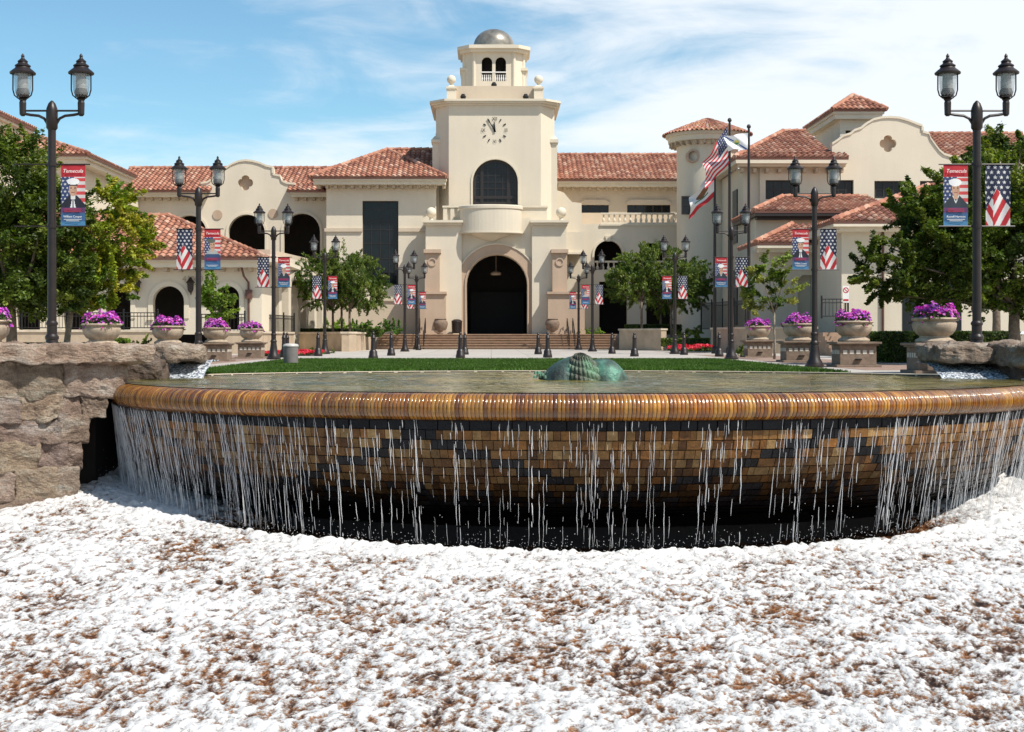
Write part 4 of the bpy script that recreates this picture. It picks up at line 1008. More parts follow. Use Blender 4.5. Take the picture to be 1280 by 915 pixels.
# chain between two left bollards
# ---- waste bin, urns, entrance bin, handrails
B = empty('waste_bin', (X_(363.5, 40.5), 40.5, 0), 'grey round waste bin with a pale lid on the left walkway', 'bin')
m = MB(); m.lathe([(.2, 0), (.21, .03), (.21, .5)], 0, 0, 0, 20); o = m.build('body', basic('bin_grey', (.20, .18, .17), .7), B); smooth_angle(o, 40)
m = MB(); m.lathe([(.22, .5), (.225, .53), (.2, .57), (.12, .59), (.02, .595)], 0, 0, 0, 20); smooth_angle(m.build('lid', basic('bin_lid', (.5, .47, .43), .5), B), 40)
zt0 = Z_(417.6, 92.4)
for px, lab in ((550.5, 'brown stone urn left of the entrance arch'), (690.8, 'brown stone urn right of the entrance arch')):
    m = MB(); m.lathe([(.3, 0), (.32, .05), (.26, .1), (.4, .35), (.48, .62), (.46, .8), (.36, .92), (.4, .97), (.36, 1.0), (.28, .95), (.05, .9)], 0, 0, 0, 24)
    o = m.build('urn', M_CONC2); smooth_angle(o, 40); o.location = (X_(px, 92.7), 92.85, zt0); tag(o, lab, 'urn', 'urns flanking the entrance')
B = empty('entrance_bin', (X_(571, 93.2), 93.2, zt0), 'dark slatted bin standing left of the entrance arch', 'bin')
m = MB(); m.lathe([(.3, .05), (.32, .1), (.34, .75), (.36, .78)], 0, 0, 0, 16); m.build('body', M_IRON, B); m = MB(); m.lathe([(.36, .78), (.34, .86), (.2, .95), (.02, .97)], 0, 0, 0, 16); m.build('lid', M_IRON, B)
def handrail(px, lab):
    r = empty('handrail', (X_(px, 90), 90, 0), lab, 'handrail')
    for dx in (-.18, .18):
        m = MB(); m.tube([(dx, 0, 0), (dx, -.1, .85), (dx, .1, 1.0), (dx, 2.4, 1.95), (dx, 2.5, 1.8), (dx, 2.5, 1.0)], .035, 6); m.tube([(dx, 1.2, .5), (dx, 1.2, 1.45)], .025, 6); m.build('rail', M_IRON2, r)
handrail(526, 'dark iron handrail at the left side of the entrance steps'); handrail(715, 'dark iron handrail at the right side of the entrance steps')
# sign on post
r = empty('street_sign', (X_(1057, 60), 60, 0), 'small white no-parking sign on a thin post by the right railing', 'sign')
m = MB(); m.tube([(0, 0, 0), (0, 0, 2.9)], .03, 6); m.build('post', M_IRON2, r)
m = MB(); m.box(-.13, .13, -.05, -.035, 2.2, 2.9); s = m.build('panel', M_WHITE, r)
m = MB(); m.wall((0, -.056), (1, 0), [(.12*math.cos(t*PI/12), 2.72+.12*math.sin(t*PI/12)) for t in range(24)], [[(.085*math.cos(-t*PI/12), 2.72+.085*math.sin(-t*PI/12)) for t in range(24)]], .005)
m.wall((0, -.057), (1, 0), [(-.09, 2.79), (-.07, 2.81), (.09, 2.65), (.07, 2.63)], [], .005); m.wall((0, -.056), (1, 0), [(-.11, 2.27), (.11, 2.27), (.11, 2.35), (-.11, 2.35)], [], .005)
m.build('symbol', basic('sign_red', (.5, .02, .02), .5), s)
# ---- flagpoles and flags
def pole(px, ytop, d, lab, r0=.09):
    x = X_(px, d); zt = Z_(ytop, d); r = empty('flagpole', (x, d, 0), lab, 'flagpole', 'flagpoles right of the hall')
    m = MB(); m.lathe([(.16, 0), (.16, .25), (r0, .35), (r0*.6, zt-.12), (.03, zt-.1)], 0, 0, 0, 12); m.build('pole', M_IRON, r)
    m = MB(); m.lathe([(.02, -.12), (.09, -.06), (.1, 0), (.06, .08), (.01, .1)], 0, 0, zt, 10); m.build('finial', M_IRON, r)
FD = 66.0
pole(912, 150, FD, 'tallest flagpole, flying the stars and stripes'); pole(936, 158, FD-.5, 'flagpole flying the white city flag'); pole(893.5, 206, FD+.6, 'flagpole behind, flying the state flag with the bear')
def hang_flag(name, corners, d, fn, nx, ny, lab, fold=.12, freq=3.0, skew=0):
    """cloth between four photo points (hoist top, fly top, fly bottom, hoist bottom)"""
    V = []; (a, b, c, e) = [Vector((X_(x, d), 0, Z_(y, d))) for x, y in corners]
    for j in range(ny+1):
        for i in range(nx+1):
            u, v = i/nx, j/ny; p = (a*(1-u)+b*u)*(1-v)+(e*(1-u)+c*u)*v
            ph = (v*freq+u*1.2)*2*PI
            V.append((p.x+.05*math.sin(ph*.7+u*5)*u, d+fold*math.sin(ph)*(.25+.75*u), p.z+.05*math.sin(u*7+v*4)*u))
    Fc = []; C = []
    for j in range(ny):
        for i in range(nx): k = j*(nx+1)+i; Fc.append((k, k+nx+1, k+nx+2, k+1)); C.append(fn((i+.5)/nx, (j+.5)/ny))
    n = len(V); m = MB(); m.v = V+[(x, y+.01, z) for x, y, z in V]; m.f = Fc+[tuple(q+n for q in f)[::-1] for f in Fc]; m.c = C+C; m.mi = [0]*len(m.f)
    o = m.build(name, M_CLOTH); tag(o, lab, 'flag'); o.data.shade_smooth(); return o
def fn_us(u, v):
    if u < .42 and v < .54: return WHT if star(u, v, 1.9, 1.0, .13, .10, .030) else (.02, .03, .09)
    return (.50, .02, .03) if int(v*13) % 2 == 0 else WHT
def fn_ca(u, v):
    if v > .80: return RED
    if ((u-.5)/.22)**2+((v-.42)/.17)**2 < 1 or ((u-.3)/.07)**2+((v-.42)/.1)**2 < 1: return (.16, .07, .03)
    if abs(u-.5) < .27 and .58 < v < .66: return (.06, .16, .05)
    if (u-.15)**2*3+(v-.17)**2 < .008: return RED
    return WHT
def fn_city(u, v):
    r = math.hypot((u-.52)*1.3, v-.5)
    if r < .13: return (.05, .22, .10) if (v > .5) else (.65, .55, .08)
    if r < .2: return (.6, .62, .4)
    if abs(v-(1.02-u*.95)) < .055: return (.04, .10, .30)
    return (.78, .78, .78)
hang_flag('national_flag', [(909.5, 157), (880, 203), (882, 236), (911.5, 204)], FD-.05, fn_us, 90, 52, 'large stars and stripes flag hanging diagonally from the tallest flagpole', .16, 1.6)
hang_flag('state_flag', [(892.5, 212), (863, 247), (861, 273), (892.5, 246)], FD+.55, fn_ca, 60, 44, 'white state flag with brown bear and red bottom stripe, below the national flag', .12, 1.3)
hang_flag('city_flag', [(935, 166), (906, 170), (909, 187.5), (934.5, 187)], FD-.55, fn_city, 60, 40, 'white city flag with green emblem and blue diagonal band', .10, 1.0)
# ================================================================== numpy noise
def perlin(x, y, seed=0):
    r = np.random.default_rng(seed); n = 256
    ang = r.uniform(0, 2*PI, (n, n)); gx, gy = np.cos(ang), np.sin(ang)
    xi = np.floor(x).astype(int); yi = np.floor(y).astype(int); xf = x-xi; yf = y-yi
    def g(ix, iy, dx, dy):
        a = ix % n; b = iy % n; return gx[a, b]*dx + gy[a, b]*dy
    u = xf*xf*xf*(xf*(xf*6-15)+10); v = yf*yf*yf*(yf*(yf*6-15)+10)
    n00 = g(xi, yi, xf, yf); n10 = g(xi+1, yi, xf-1, yf); n01 = g(xi, yi+1, xf, yf-1); n11 = g(xi+1, yi+1, xf-1, yf-1)
    return ((n00*(1-u)+n10*u)*(1-v)+(n01*(1-u)+n11*u)*v)*1.5
def fbm(x, y, o=4, seed=0):
    s = 0; a = 1; t = 0
    for k in range(o): s = s + a*perlin(x*2**k+13.7*k, y*2**k+5.1*k, seed+k); t += a; a *= .55
    return s/t
# ================================================================== fountain geometry
EX, EY, EA, EB = 1.5, 26.4, 8.33, 6.35
def el(t, off=0): return (EX+(EA+off)*math.cos(t), EY+(EB+off)*math.sin(t))
T0, T1 = math.radians(158), math.radians(382)
FN = empty('fountain', (EX, EY, 0), 'large curved overflow fountain of orange-brown tiles with a rounded wet rim', 'fountain')
def wetmat(name, rough, bump=.35, bsc=25, spec=.5, coat=.0, var=.1):
    m = basic(name, (.95, .95, .95), rough, var=var, scale=7, attr=True, bump=bump, bscale=bsc, spec=spec)
    b = m.node_tree.nodes['Principled BSDF']; b.inputs['Coat Weight'].default_value = coat; b.inputs['Coat Roughness'].default_value = .08
    return m
M_RIM = wetmat('wet_rim_tile', .25, .35, 18, .5, .7, .2)
M_BRICK = wetmat('wet_brick', .5, .5, 30, .25, .06, .25)
prof = [(-.55, -.08), (-.42, -.03), (-.24, -.022), (-.13, -.04), (-.045, -.095), (0, -.18), (-.005, -.27), (-.04, -.34), (-.11, -.39), (-.22, -.405)]
NT = 560; V = []; Fc = []; C = []; k = len(prof); rnd = random.Random(5)
pal = [(.42, .16, .017), (.48, .20, .022), (.33, .11, .013), (.56, .26, .038), (.38, .14, .015), (.24, .075, .010), (.50, .22, .03), (.42, .15, .016)]
for i in range(NT):
    ta = T0+(T1-T0)*i/NT; tb = T0+(T1-T0)*(i+1)/NT; dt = tb-ta; jit = rnd.uniform(-.004, .004)
    c = rnd.choice(pal); lum = .85+.16*math.sin(i*.11)+.14*math.sin(i*.037+2); jj = lum*rnd.uniform(.8, 1.2); c = tuple(x*jj for x in c)
    o = len(V)
    for t, ins in ((ta+dt*.02, .006), (ta+dt*.14, 0), (ta+dt*.86, 0), (tb-dt*.02, .006)):
        for q, (of, z) in enumerate(prof):
            nx = max(0, min(1, (of+.25)/.25)); x, y = el(t, of-ins*nx+jit); V.append((x, y, z-ins*(1-nx*.7)*.8))
    for s in range(3):
        for q in range(k-1): Fc.append((o+s*k+q, o+s*k+q+1, o+(s+1)*k+q+1, o+(s+1)*k+q)); C.append(c if s == 1 else tuple(x*.55 for x in c))
m = MB(); m.v = V; m.f = Fc; m.c = C; m.mi = [0]*len(Fc); o = part(m.build('rim_tiles', M_RIM), FN); o.data.shade_smooth()
m = MB(); V = []
pf = [(-.57, -.1), (-.25, -.045), (-.07, -.12), (-.025, -.2), (-.07, -.35), (-.24, -.43)]
n = 200
for i in range(n+1):
    t = T0+(T1-T0)*i/n
    for of, z in pf: V.append((*el(t, of), z))
m.v = V; m.f = [(i*6+q, i*6+q+1, (i+1)*6+q+1, (i+1)*6+q) for i in range(n) for q in range(5)]; m.c = [(.06, .03, .015)]*len(m.f); m.mi = [0]*len(m.f)
part(m.build('rim_grout', M_BRICK), FN)
# curved-under brick wall
rows = []; of, z = -.2, -.405; hgt = .142
for r_ in range(15):
    phi = math.radians(3+r_*5.3); of2 = of-hgt*math.sin(phi); z2 = z-hgt*math.cos(phi); rows.append((of, z, of2, z2)); of, z = of2, z2
m = MB(); slate_and_shade = [(.011, .011, .014), (.018, .018, .021), (.008, .008, .010)]; tan = [(.34, .175, .055), (.27, .125, .036), (.48, .29, .115), (.20, .085, .024), (.38, .21, .075), (.30, .145, .044), (.14, .058, .018), (.38, .16, .04)]  # real slate for top band and zigzag, also painted shade on the low rows
back = MB()
for r_, (oa, za, ob, zb) in enumerate(rows):
    nb = 330; offs = rnd.random()
    i = 0.0; t = T0
    ph = (oa+ob)/2
    while t < T1:
        w = rnd.uniform(.09, .17)*(2 if r_ == 0 or rnd.random() < .06 else 1)
        rad = math.hypot(EA*math.sin(t), EB*math.cos(t)); dt = w/rad; tm = t+dt/2
        arc = (tm-T0)*7.3
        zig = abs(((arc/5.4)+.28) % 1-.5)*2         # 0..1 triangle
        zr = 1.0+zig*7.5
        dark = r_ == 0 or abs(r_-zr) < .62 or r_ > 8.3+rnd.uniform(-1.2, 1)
        if r_ > 6 and not abs(r_-zr) < .62: dark = rnd.random() < (r_-6)*.16  # dark bricks grow commoner downward, standing in for shade under the curve
        if dark: c = rnd.choice(slate_and_shade)
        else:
            c = rnd.choice(tan); g = max(.05, 1.0-.105*r_)*rnd.uniform(.75, 1.2); c = tuple(x*g for x in c)  # bricks dim row by row downward: undercut shade put into their colour
        if r_ > 10.6: c = (.005, .004, .0035)  # lowest rows painted near black as the shade at the wall foot
        pr = rnd.uniform(-.006, .012); e = dt*.035; gp = .006
        vs = []
        for (oo, zz) in ((oa, za-gp), (ob, zb+gp)):
            for tt in (t+e, t+dt-e): vs.append((*el(tt, oo+pr+.012), zz)); 
        for (oo, zz) in ((oa, za-gp), (ob, zb+gp)):
            for tt in (t+e*.2, t+dt-e*.2): vs.append((*el(tt, oo-.02), zz))
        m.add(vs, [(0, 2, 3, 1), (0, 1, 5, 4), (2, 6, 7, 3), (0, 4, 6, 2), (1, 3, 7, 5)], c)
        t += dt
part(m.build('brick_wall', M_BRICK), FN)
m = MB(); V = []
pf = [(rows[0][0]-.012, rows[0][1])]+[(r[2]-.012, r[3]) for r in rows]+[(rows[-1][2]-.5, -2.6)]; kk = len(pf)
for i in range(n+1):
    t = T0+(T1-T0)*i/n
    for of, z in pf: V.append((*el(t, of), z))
m.v = V; m.f = [(i*kk+q, i*kk+q+1, (i+1)*kk+q+1, (i+1)*kk+q) for i in range(n) for q in range(kk-1)]; m.c = [(.004, .003, .0025)]*len(m.f); m.mi = [0]*len(m.f)  # mortar backing near black, its colour also carrying the shade below the bricks
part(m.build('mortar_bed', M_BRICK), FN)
# back coping behind the pool
m = MB(); V = []
pf = [(.0, -.2), (.0, .012), (.22, .012), (.22, -.2)]
for i in range(81):
    t = math.radians(0+i*180/80)
    for of, z in pf: V.append((*el(t, of), z))
m.v = V; m.f = [(i*4+q, i*4+q+1, (i+1)*4+q+1, (i+1)*4+q) for i in range(80) for q in range(3)]; m.c = [(.8, .7, .55)]*len(m.f); m.mi = [0]*len(m.f)
part(m.build('back_coping', MATS['wall_cap']), FN)
# ---- pool water
def water_mat():
    m, nt, b = node_mat('pool_water'); L = nt.links
    tc = N(nt, 'ShaderNodeTexCoord'); mp = N(nt, 'ShaderNodeMapping'); mp.inputs['Scale'].default_value = (.55, 1.1, 1); L.new(tc.outputs['Object'], mp.inputs['Vector'])
    n1 = N(nt, 'ShaderNodeTexNoise', Scale=3.2, Detail=5.0, Roughness=.6, Distortion=.4); L.new(mp.outputs['Vector'], n1.inputs['Vector'])
    n2 = N(nt, 'ShaderNodeTexNoise', Scale=.6, Detail=3.0); L.new(tc.outputs['Object'], n2.inputs['Vector'])
    ra = N(nt, 'ShaderNodeValToRGB'); ra.color_ramp.elements[0].position = .35; ra.color_ramp.elements[0].color = (.06, .06, .010, 1); ra.color_ramp.elements[1].position = .7; ra.color_ramp.elements[1].color = (.24, .18, .045, 1)
    L.new(n2.outputs['Fac'], ra.inputs['Fac']); L.new(ra.outputs['Color'], b.inputs['Base Color'])
    b.inputs['Roughness'].default_value = .07; b.inputs['IOR'].default_value = 1.33
    bp = N(nt, 'ShaderNodeBump', Strength=.8, Distance=.07); L.new(n1.outputs['Fac'], bp.inputs['Height']); L.new(bp.outputs['Normal'], b.inputs['Normal'])
    return m
nr, na = 90, 360
V = []; 
rr_ = np.linspace(0, 1, nr+1)[1:]; aa = np.linspace(0, 2*PI, na, endpoint=False)
Rg, Ag = np.meshgrid(rr_, aa, indexing='ij'); Xg = EX+(EA-.26)*Rg*np.cos(Ag); Yg = EY+(EB-.26)*Rg*np.sin(Ag)
dsc = np.hypot(Xg-1.75, Yg-26.3); damp = np.clip((1-Rg)*9, 0, 1)
Zg = -.012+.030*fbm(Xg*1.6, Yg*2.6, 4, 3)*damp+.022*np.sin(dsc*9)*np.exp(-dsc*.7)*damp
back = (Rg > .985) & (np.sin(Ag) > 0)
VV = np.stack([Xg, Yg, Zg], -1).reshape(-1, 3); VV = np.vstack([VV, [[EX, EY, -.01]]])
idx = np.arange(nr*na).reshape(nr, na); q = np.stack([idx[:-1], idx[1:], np.roll(idx[1:], -1, 1), np.roll(idx[:-1], -1, 1)], -1).reshape(-1, 4)
q = np.vstack([q, [[idx[0, i], idx[0, (i+1) % na], idx[0, (i+2) % na], nr*na] for i in range(0, na, 2)]])
# outer skirt reaching the back coping
o = raw_mesh('pool_water', VV, q, water_mat(), smooth=True); tag(o, 'rippled olive pool water', None, kind='structure')
m = MB(); ring = [el(2*PI*i/120, -.27) for i in range(120)]; ring2 = [el(2*PI*i/120, -.0) for i in range(120)]
vs = [(x, y, -.013) for x, y in ring]+[(x, y, -.014) for x, y in ring2]
f = [(i, (i+1) % 120, 120+(i+1) % 120, 120+i) for i in range(60)]
m.add(vs, f); w2 = m.build('pool_water', MATS['pool_water']); tag(w2, kind='structure')
m = MB(); m.prism([el(2*PI*i/90, -1.6) for i in range(90)], -2.6, -.25); part(m.build('basin_core', M_DARKIN), FN)
# ---- falling water strands
M_STRAND, nt, b = node_mat('falling_water')
b.inputs['Base Color'].default_value = (.95, .95, .95, 1); b.inputs['Roughness'].default_value = .12; b.inputs['IOR'].default_value = 1.33
_tr = N(nt, 'ShaderNodeBsdfTransparent'); _mx = N(nt, 'ShaderNodeMixShader', Fac=.62)
nt.links.new(_tr.outputs[0], _mx.inputs[1]); nt.links.new(b.outputs[0], _mx.inputs[2]); nt.links.new(_mx.outputs[0], nt.nodes['Material Output'].inputs['Surface'])
def foam_z(x, y): return -2.2+.09*(y-20.3)
m = MB(); r = random.Random(9); s_ = 0
t = math.radians(172)
while t < math.radians(368):
    fr = abs(math.degrees(t)-270)/90           # 0 front .. 1 sides
    dens = .048-.024*min(1, fr/.6)
    rad = math.hypot(EA*math.sin(t), EB*math.cos(t))
    dens *= 1.0+.75*math.sin(t*37)*math.sin(t*91+1)+max(0, 1.6*math.sin(t*23+.6)*math.sin(t*57))
    t += r.expovariate(1/dens)/rad
    x, y = el(t, -.03); inw = r.uniform(.15, .5); wig = r.uniform(.001, .006); ph = r.uniform(0, 6); zb = foam_z(x, y)+.02
    w0 = r.choice([.0015, .0022, .003, .0045])
    if fr < .38 and r.random() < .25: w0 *= 1.5
    zst = -.37; drift = r.uniform(-.05, .05); z = zst-r.random()*(.05+.5*max(0, 1-fr*1.8))
    while z > zb:
        ln = r.uniform(.06, .28)*(3.2 if r.random() < .3+.3*fr else 1)*(1+fr); z2 = max(zb, z-ln); pts = []; rd = []
        ns = max(3, int((z-z2)/.05))
        for j in range(ns+1):
            zz = z+(z2-z)*j/ns; q = (zst-zz)/(zst-zb); of = -.03-inw*q**.9*.9
            tt = t+(drift*q+wig*math.sin(zz*17+ph)+wig*.5*math.sin(zz*41+ph))/rad
            pts.append((*el(tt, of), zz)); rd.append(w0*(.25+.75*math.sin(PI*(j+.3)/(ns+.6))**.6)*r.uniform(.8, 1.2))
        m.tube(pts, rd, 4, caps=False)
        gap = r.uniform(.03, .12+.42*max(0, 1-fr*1.8)); z = z2-gap
        if fr < .38 and r.random() < .25: break
for k in range(2600):
    t = math.radians(r.uniform(178, 362)); x, y = el(t, .2-r.random()*.6); z = foam_z(x, y)+abs(r.gauss(0, .09 if k % 5 else .3)); s = r.uniform(.002, .007)
    m.add([(x-s, y, z), (x, y-s, z), (x+s, y, z), (x, y+s, z), (x, y, z+s), (x, y, z-s)], [(0, 1, 4), (1, 2, 4), (2, 3, 4), (3, 0, 4), (1, 0, 5), (2, 1, 5), (3, 2, 5), (0, 3, 5)])
o = m.build('falling_water', M_STRAND); o.data.shade_smooth(); tag(o, 'thin strands of water falling from the tiled rim', 'water', kind='stuff')
# ---- foaming lower basin
def foam_mat():
    m, nt, b = node_mat('foaming_water'); L = nt.links
    at = N(nt, 'ShaderNodeAttribute', attribute_name='foam'); tc = N(nt, 'ShaderNodeTexCoord')
    n1 = N(nt, 'ShaderNodeTexNoise', Scale=34.0, Detail=6.0, Roughness=.75); L.new(tc.outputs['Object'], n1.inputs['Vector'])
    ma = N(nt, 'ShaderNodeMath', operation='MULTIPLY_ADD'); ma.inputs[1].default_value = 1.35; L.new(n1.outputs['Fac'], ma.inputs[0]); L.new(at.outputs['Fac'], ma.inputs[2])
    ra = N(nt, 'ShaderNodeValToRGB'); e = ra.color_ramp.elements
    e[0].position = .30; e[0].color = (.05, .028, .018, 1); e[1].position = .92; e[1].color = (.85, .835, .81, 1)
    for p_, c in ((.42, (.17, .095, .05)), (.52, (.27, .21, .175)), (.61, (.43, .405, .39)), (.74, (.68, .665, .65))):
        q = ra.color_ramp.elements.new(p_); q.color = (*c, 1)
    n3 = N(nt, 'ShaderNodeTexNoise', Scale=5.0, Detail=4.0); L.new(tc.outputs['Object'], n3.inputs['Vector'])
    L.new(ma.outputs[0], ra.inputs['Fac'])
    r3 = N(nt, 'ShaderNodeValToRGB'); e3 = r3.color_ramp.elements; e3[0].position = .40; e3[0].color = (.55, .5, .5, 1); e3[1].position = .62; e3[1].color = (2.1, 1.45, .8, 1); L.new(n3.outputs['Fac'], r3.inputs['Fac'])
    inv = N(nt, 'ShaderNodeMapRange'); inv.inputs['From Min'].default_value = .38; inv.inputs['From Max'].default_value = .60; inv.inputs['To Min'].default_value = 1; inv.inputs['To Max'].default_value = 0; L.new(ma.outputs[0], inv.inputs['Value'])
    mm = N(nt, 'ShaderNodeMix', data_type='RGBA', blend_type='MULTIPLY'); L.new(inv.outputs[0], mm.inputs[0]); L.new(ra.outputs['Color'], mm.inputs[6]); L.new(r3.outputs['Color'], mm.inputs[7])
    L.new(mm.outputs[2], b.inputs['Base Color'])
    rg = N(nt, 'ShaderNodeMapRange'); rg.inputs['From Min'].default_value = .4; rg.inputs['From Max'].default_value = .8; rg.inputs['To Min'].default_value = .08; rg.inputs['To Max'].default_value = .38; L.new(ma.outputs[0], rg.inputs['Value']); L.new(rg.outputs[0], b.inputs['Roughness']); b.inputs['IOR'].default_value = 1.33
    n2 = N(nt, 'ShaderNodeTexNoise', Scale=38.0, Detail=6.0, Roughness=.7); L.new(tc.outputs['Object'], n2.inputs['Vector'])
    bp = N(nt, 'ShaderNodeBump', Strength=.9, Distance=.035); L.new(n2.outputs['Fac'], bp.inputs['Height']); L.new(bp.outputs['Normal'], b.inputs['Normal'])
    return m
def foam_fields(X, Y):
    g = np.hypot((X-EX)/EA, (Y-EY)/EB); near = np.clip(1-(g-1.0)*6.5/1.3, 0, 1); inside = g < 1.02
    wx = X+.12*perlin(X*2, Y*2, 77); wy = Y+.12*perlin(X*2+9, Y*2, 78)
    a = fbm(wx*4.6, wy*2.9, 4, 20); b_ = fbm(wx*11, wy*6.5, 3, 40); c = fbm(X*.6, Y*.5, 3, 60)
    fine = fbm(wx*27, wy*13, 2, 55); rid = 1-np.abs(fbm(wx*5.5, wy*4, 3, 90))*2.6
    h = .040*a+.026*b_+.024*rid+.05*c+.013*fine
    spl = np.exp(-((g-1.01)/.035)**2); h = h+spl*(.0+.07*np.clip(fbm(X*3.5, Y*3.5, 3, 7)+.3, 0, 1))
    front = (Y < 25)*np.clip((6.3-np.abs(X-EX))/2.2, 0, 1)
    foam = -.055+.46*a+.62*b_+.42*fine+.40*c+.10*rid+.26*near**1.6+.006*(Y-16)-1.6*front*np.clip((1.0-g)*40, 0, 1); h = h-.34*np.clip(front*1.6, 0, 1)*np.clip((1.0-g)*22, 0, 1)
    lf = np.clip((-6.6-X)/1.2, 0, 1)*np.clip((24.6-Y)/1.5, 0, 1)
    return -2.2+.09*(Y-20.3)+h-.15*lf, foam
def sheet(name, x0, x1, y0, y1, st, mat):
    xs = np.arange(x0, x1+st*.5, st); ys = np.arange(y0, y1+st*.5, st); X, Y = np.meshgrid(xs, ys); Z, fo = foam_fields(X, Y)
    nx, ny = len(xs), len(ys); i = np.arange(nx*ny).reshape(ny, nx)
    q = np.stack([i[:-1, :-1], i[:-1, 1:], i[1:, 1:], i[1:, :-1]], -1).reshape(-1, 4)
    return raw_mesh(name, np.stack([X, Y, Z], -1).reshape(-1, 3), q, mat, smooth=True, per={'foam': fo.ravel()})
FM = foam_mat()
o = sheet('foaming_water', -7.8, 9.6, 12.2, 27.0, .027, FM); tag(o, 'white churning water over brown stones', None, kind='structure')
for nm, a in (('f', (-14, 16, 2.6, 12.2)), ('l', (-14, -7.8, 12.2, 27.0)), ('r', (9.6, 16, 12.2, 27.0))):
    o = sheet('foaming_water', a[0], a[1], a[2], a[3], .1, FM); tag(o, None, None, kind='structure')
# ================================================================== ground with the basin cut out
hole = [(-13.5, 2.8), (-13.5, 20.6), (-6.9, 25.1)]+[el(math.radians(176-i*172/40), .0) for i in range(41)]+[(10.2, 25), (15.5, 21), (15.5, 2.8)]
outer = [(-2500, -500), (2500, -500), (2500, 4000), (-2500, 4000)]
def paving():
    m, nt, b = node_mat('plaza_paving'); L = nt.links
    tc = N(nt, 'ShaderNodeTexCoord'); br = N(nt, 'ShaderNodeTexBrick', Scale=1.0)
    br.offset = 0; br.inputs['Color1'].default_value = (.53, .48, .42, 1); br.inputs['Color2'].default_value = (.47, .42, .37, 1); br.inputs['Mortar'].default_value = (.26, .22, .19, 1)
    br.inputs['Mortar Size'].default_value = .012; br.inputs['Brick Width'].default_value = 1.5; br.inputs['Row Height'].default_value = 1.5
    L.new(tc.outputs['Object'], br.inputs['Vector'])
    n1 = N(nt, 'ShaderNodeTexNoise', Scale=.8, Detail=7.0, Roughness=.7); L.new(tc.outputs['Object'], n1.inputs['Vector'])
    mx = N(nt, 'ShaderNodeMix', data_type='RGBA', blend_type='MULTIPLY'); mx.inputs[0].default_value = .35
    L.new(br.outputs['Color'], mx.inputs[6]); L.new(n1.outputs['Fac'], mx.inputs[7]); L.new(mx.outputs[2], b.inputs['Base Color']); b.inputs['Roughness'].default_value = .85
    return m
tris = tessellate_polygon([[Vector((*p, 0)) for p in outer], [Vector((*p, 0)) for p in hole]])
m = MB(); m.v = [(x, y, 0) for x, y in outer+hole]; m.f = [tuple(t) for t in tris]; m.c = [(1, 1, 1)]*len(m.f); m.mi = [0]*len(m.f)
o = m.build('ground', paving()); tag(o, 'pale concrete plaza paving', None, kind='structure')
m = MB(); nh = len(hole)
m.v = [(x, y, -.001) for x, y in hole]+[(x, y, -5) for x, y in hole]; m.f = [(i, (i+1) % nh, nh+(i+1) % nh, nh+i) for i in range(nh)]+[tuple(range(nh, 2*nh))]; m.c = [(1, 1, 1)]*len(m.f); m.mi = [0]*len(m.f)
o = m.build('basin', M_DARKIN); tag(o, 'dark basin sides below the plaza', None, kind='structure')
# darker brick bands along both sides of the plaza
M_BAND = basic('brick_paving', (.30, .20, .15), .85, var=.2, scale=5)
for x0, x1 in ((AX-11.2, AX-8.35), (AX+8.35, AX+11.2)):
    m = MB(); m.box(x0, x1, 33.5, 62, -.05, .005); o = m.build('path', M_BAND); tag(o, None, None, kind='structure')
# ---- lawn
back_arc = [el(math.radians(18+i*144/40), .24) for i in range(41)]
bl_ = [p for p in back_arc if -6.9 < p[0] < 7.8]
lawn = [(7.8, bl_[0][1])]+bl_+[(-6.9, bl_[-1][1]), (-6.9, 49.2), (7.8, 49.2)]
tris = tessellate_polygon([[Vector((*p, 0)) for p in lawn]])
m = MB(); m.v = [(x, y, .008) for x, y in lawn]; m.f = [tuple(t) for t in tris]; m.c = [(1, 1, 1)]*len(m.f); m.mi = [0]*len(m.f)
o = m.build('lawn_soil', basic('lawn_soil', (.035, .075, .012), .95, var=.3, scale=2)); tag(o, None, None, kind='structure')
n = 150000; X = RNG.uniform(-6.85, 7.75, n); Y = 29.5+19.7*RNG.random(n)**1.25
ok = (((X-EX)/(EA+.26))**2+((Y-EY)/(EB+.26))**2 > 1); X, Y = X[ok], Y[ok]; n = len(X)
A = RNG.uniform(0, 2*PI, n); H = RNG.uniform(.035, .075, n); W = RNG.uniform(.006, .012, n)+Y*.0002; lx, ly = RNG.normal(0, .02, n), RNG.normal(0, .02, n)
V = np.stack([np.stack([X-W*np.cos(A), Y-W*np.sin(A), np.full(n, .008)], -1), np.stack([X+W*np.cos(A), Y+W*np.sin(A), np.full(n, .008)], -1), np.stack([X+lx, Y+ly, .008+H], -1)], 1).reshape(-1, 3)
pt = fbm(X*.9, Y*.9, 3, 5)
base = np.array([[.045, .115, .014]])*(1+RNG.uniform(-.3, .3, (n, 1))+pt[:, None]*.7); base[:, 0] *= 1+RNG.uniform(0, .5, n)
o = raw_mesh('lawn', V, np.arange(3*n).reshape(-1, 3), M_LEAF, base); tag(o, 'strip of mown green grass behind the pool', 'grass', kind='stuff')
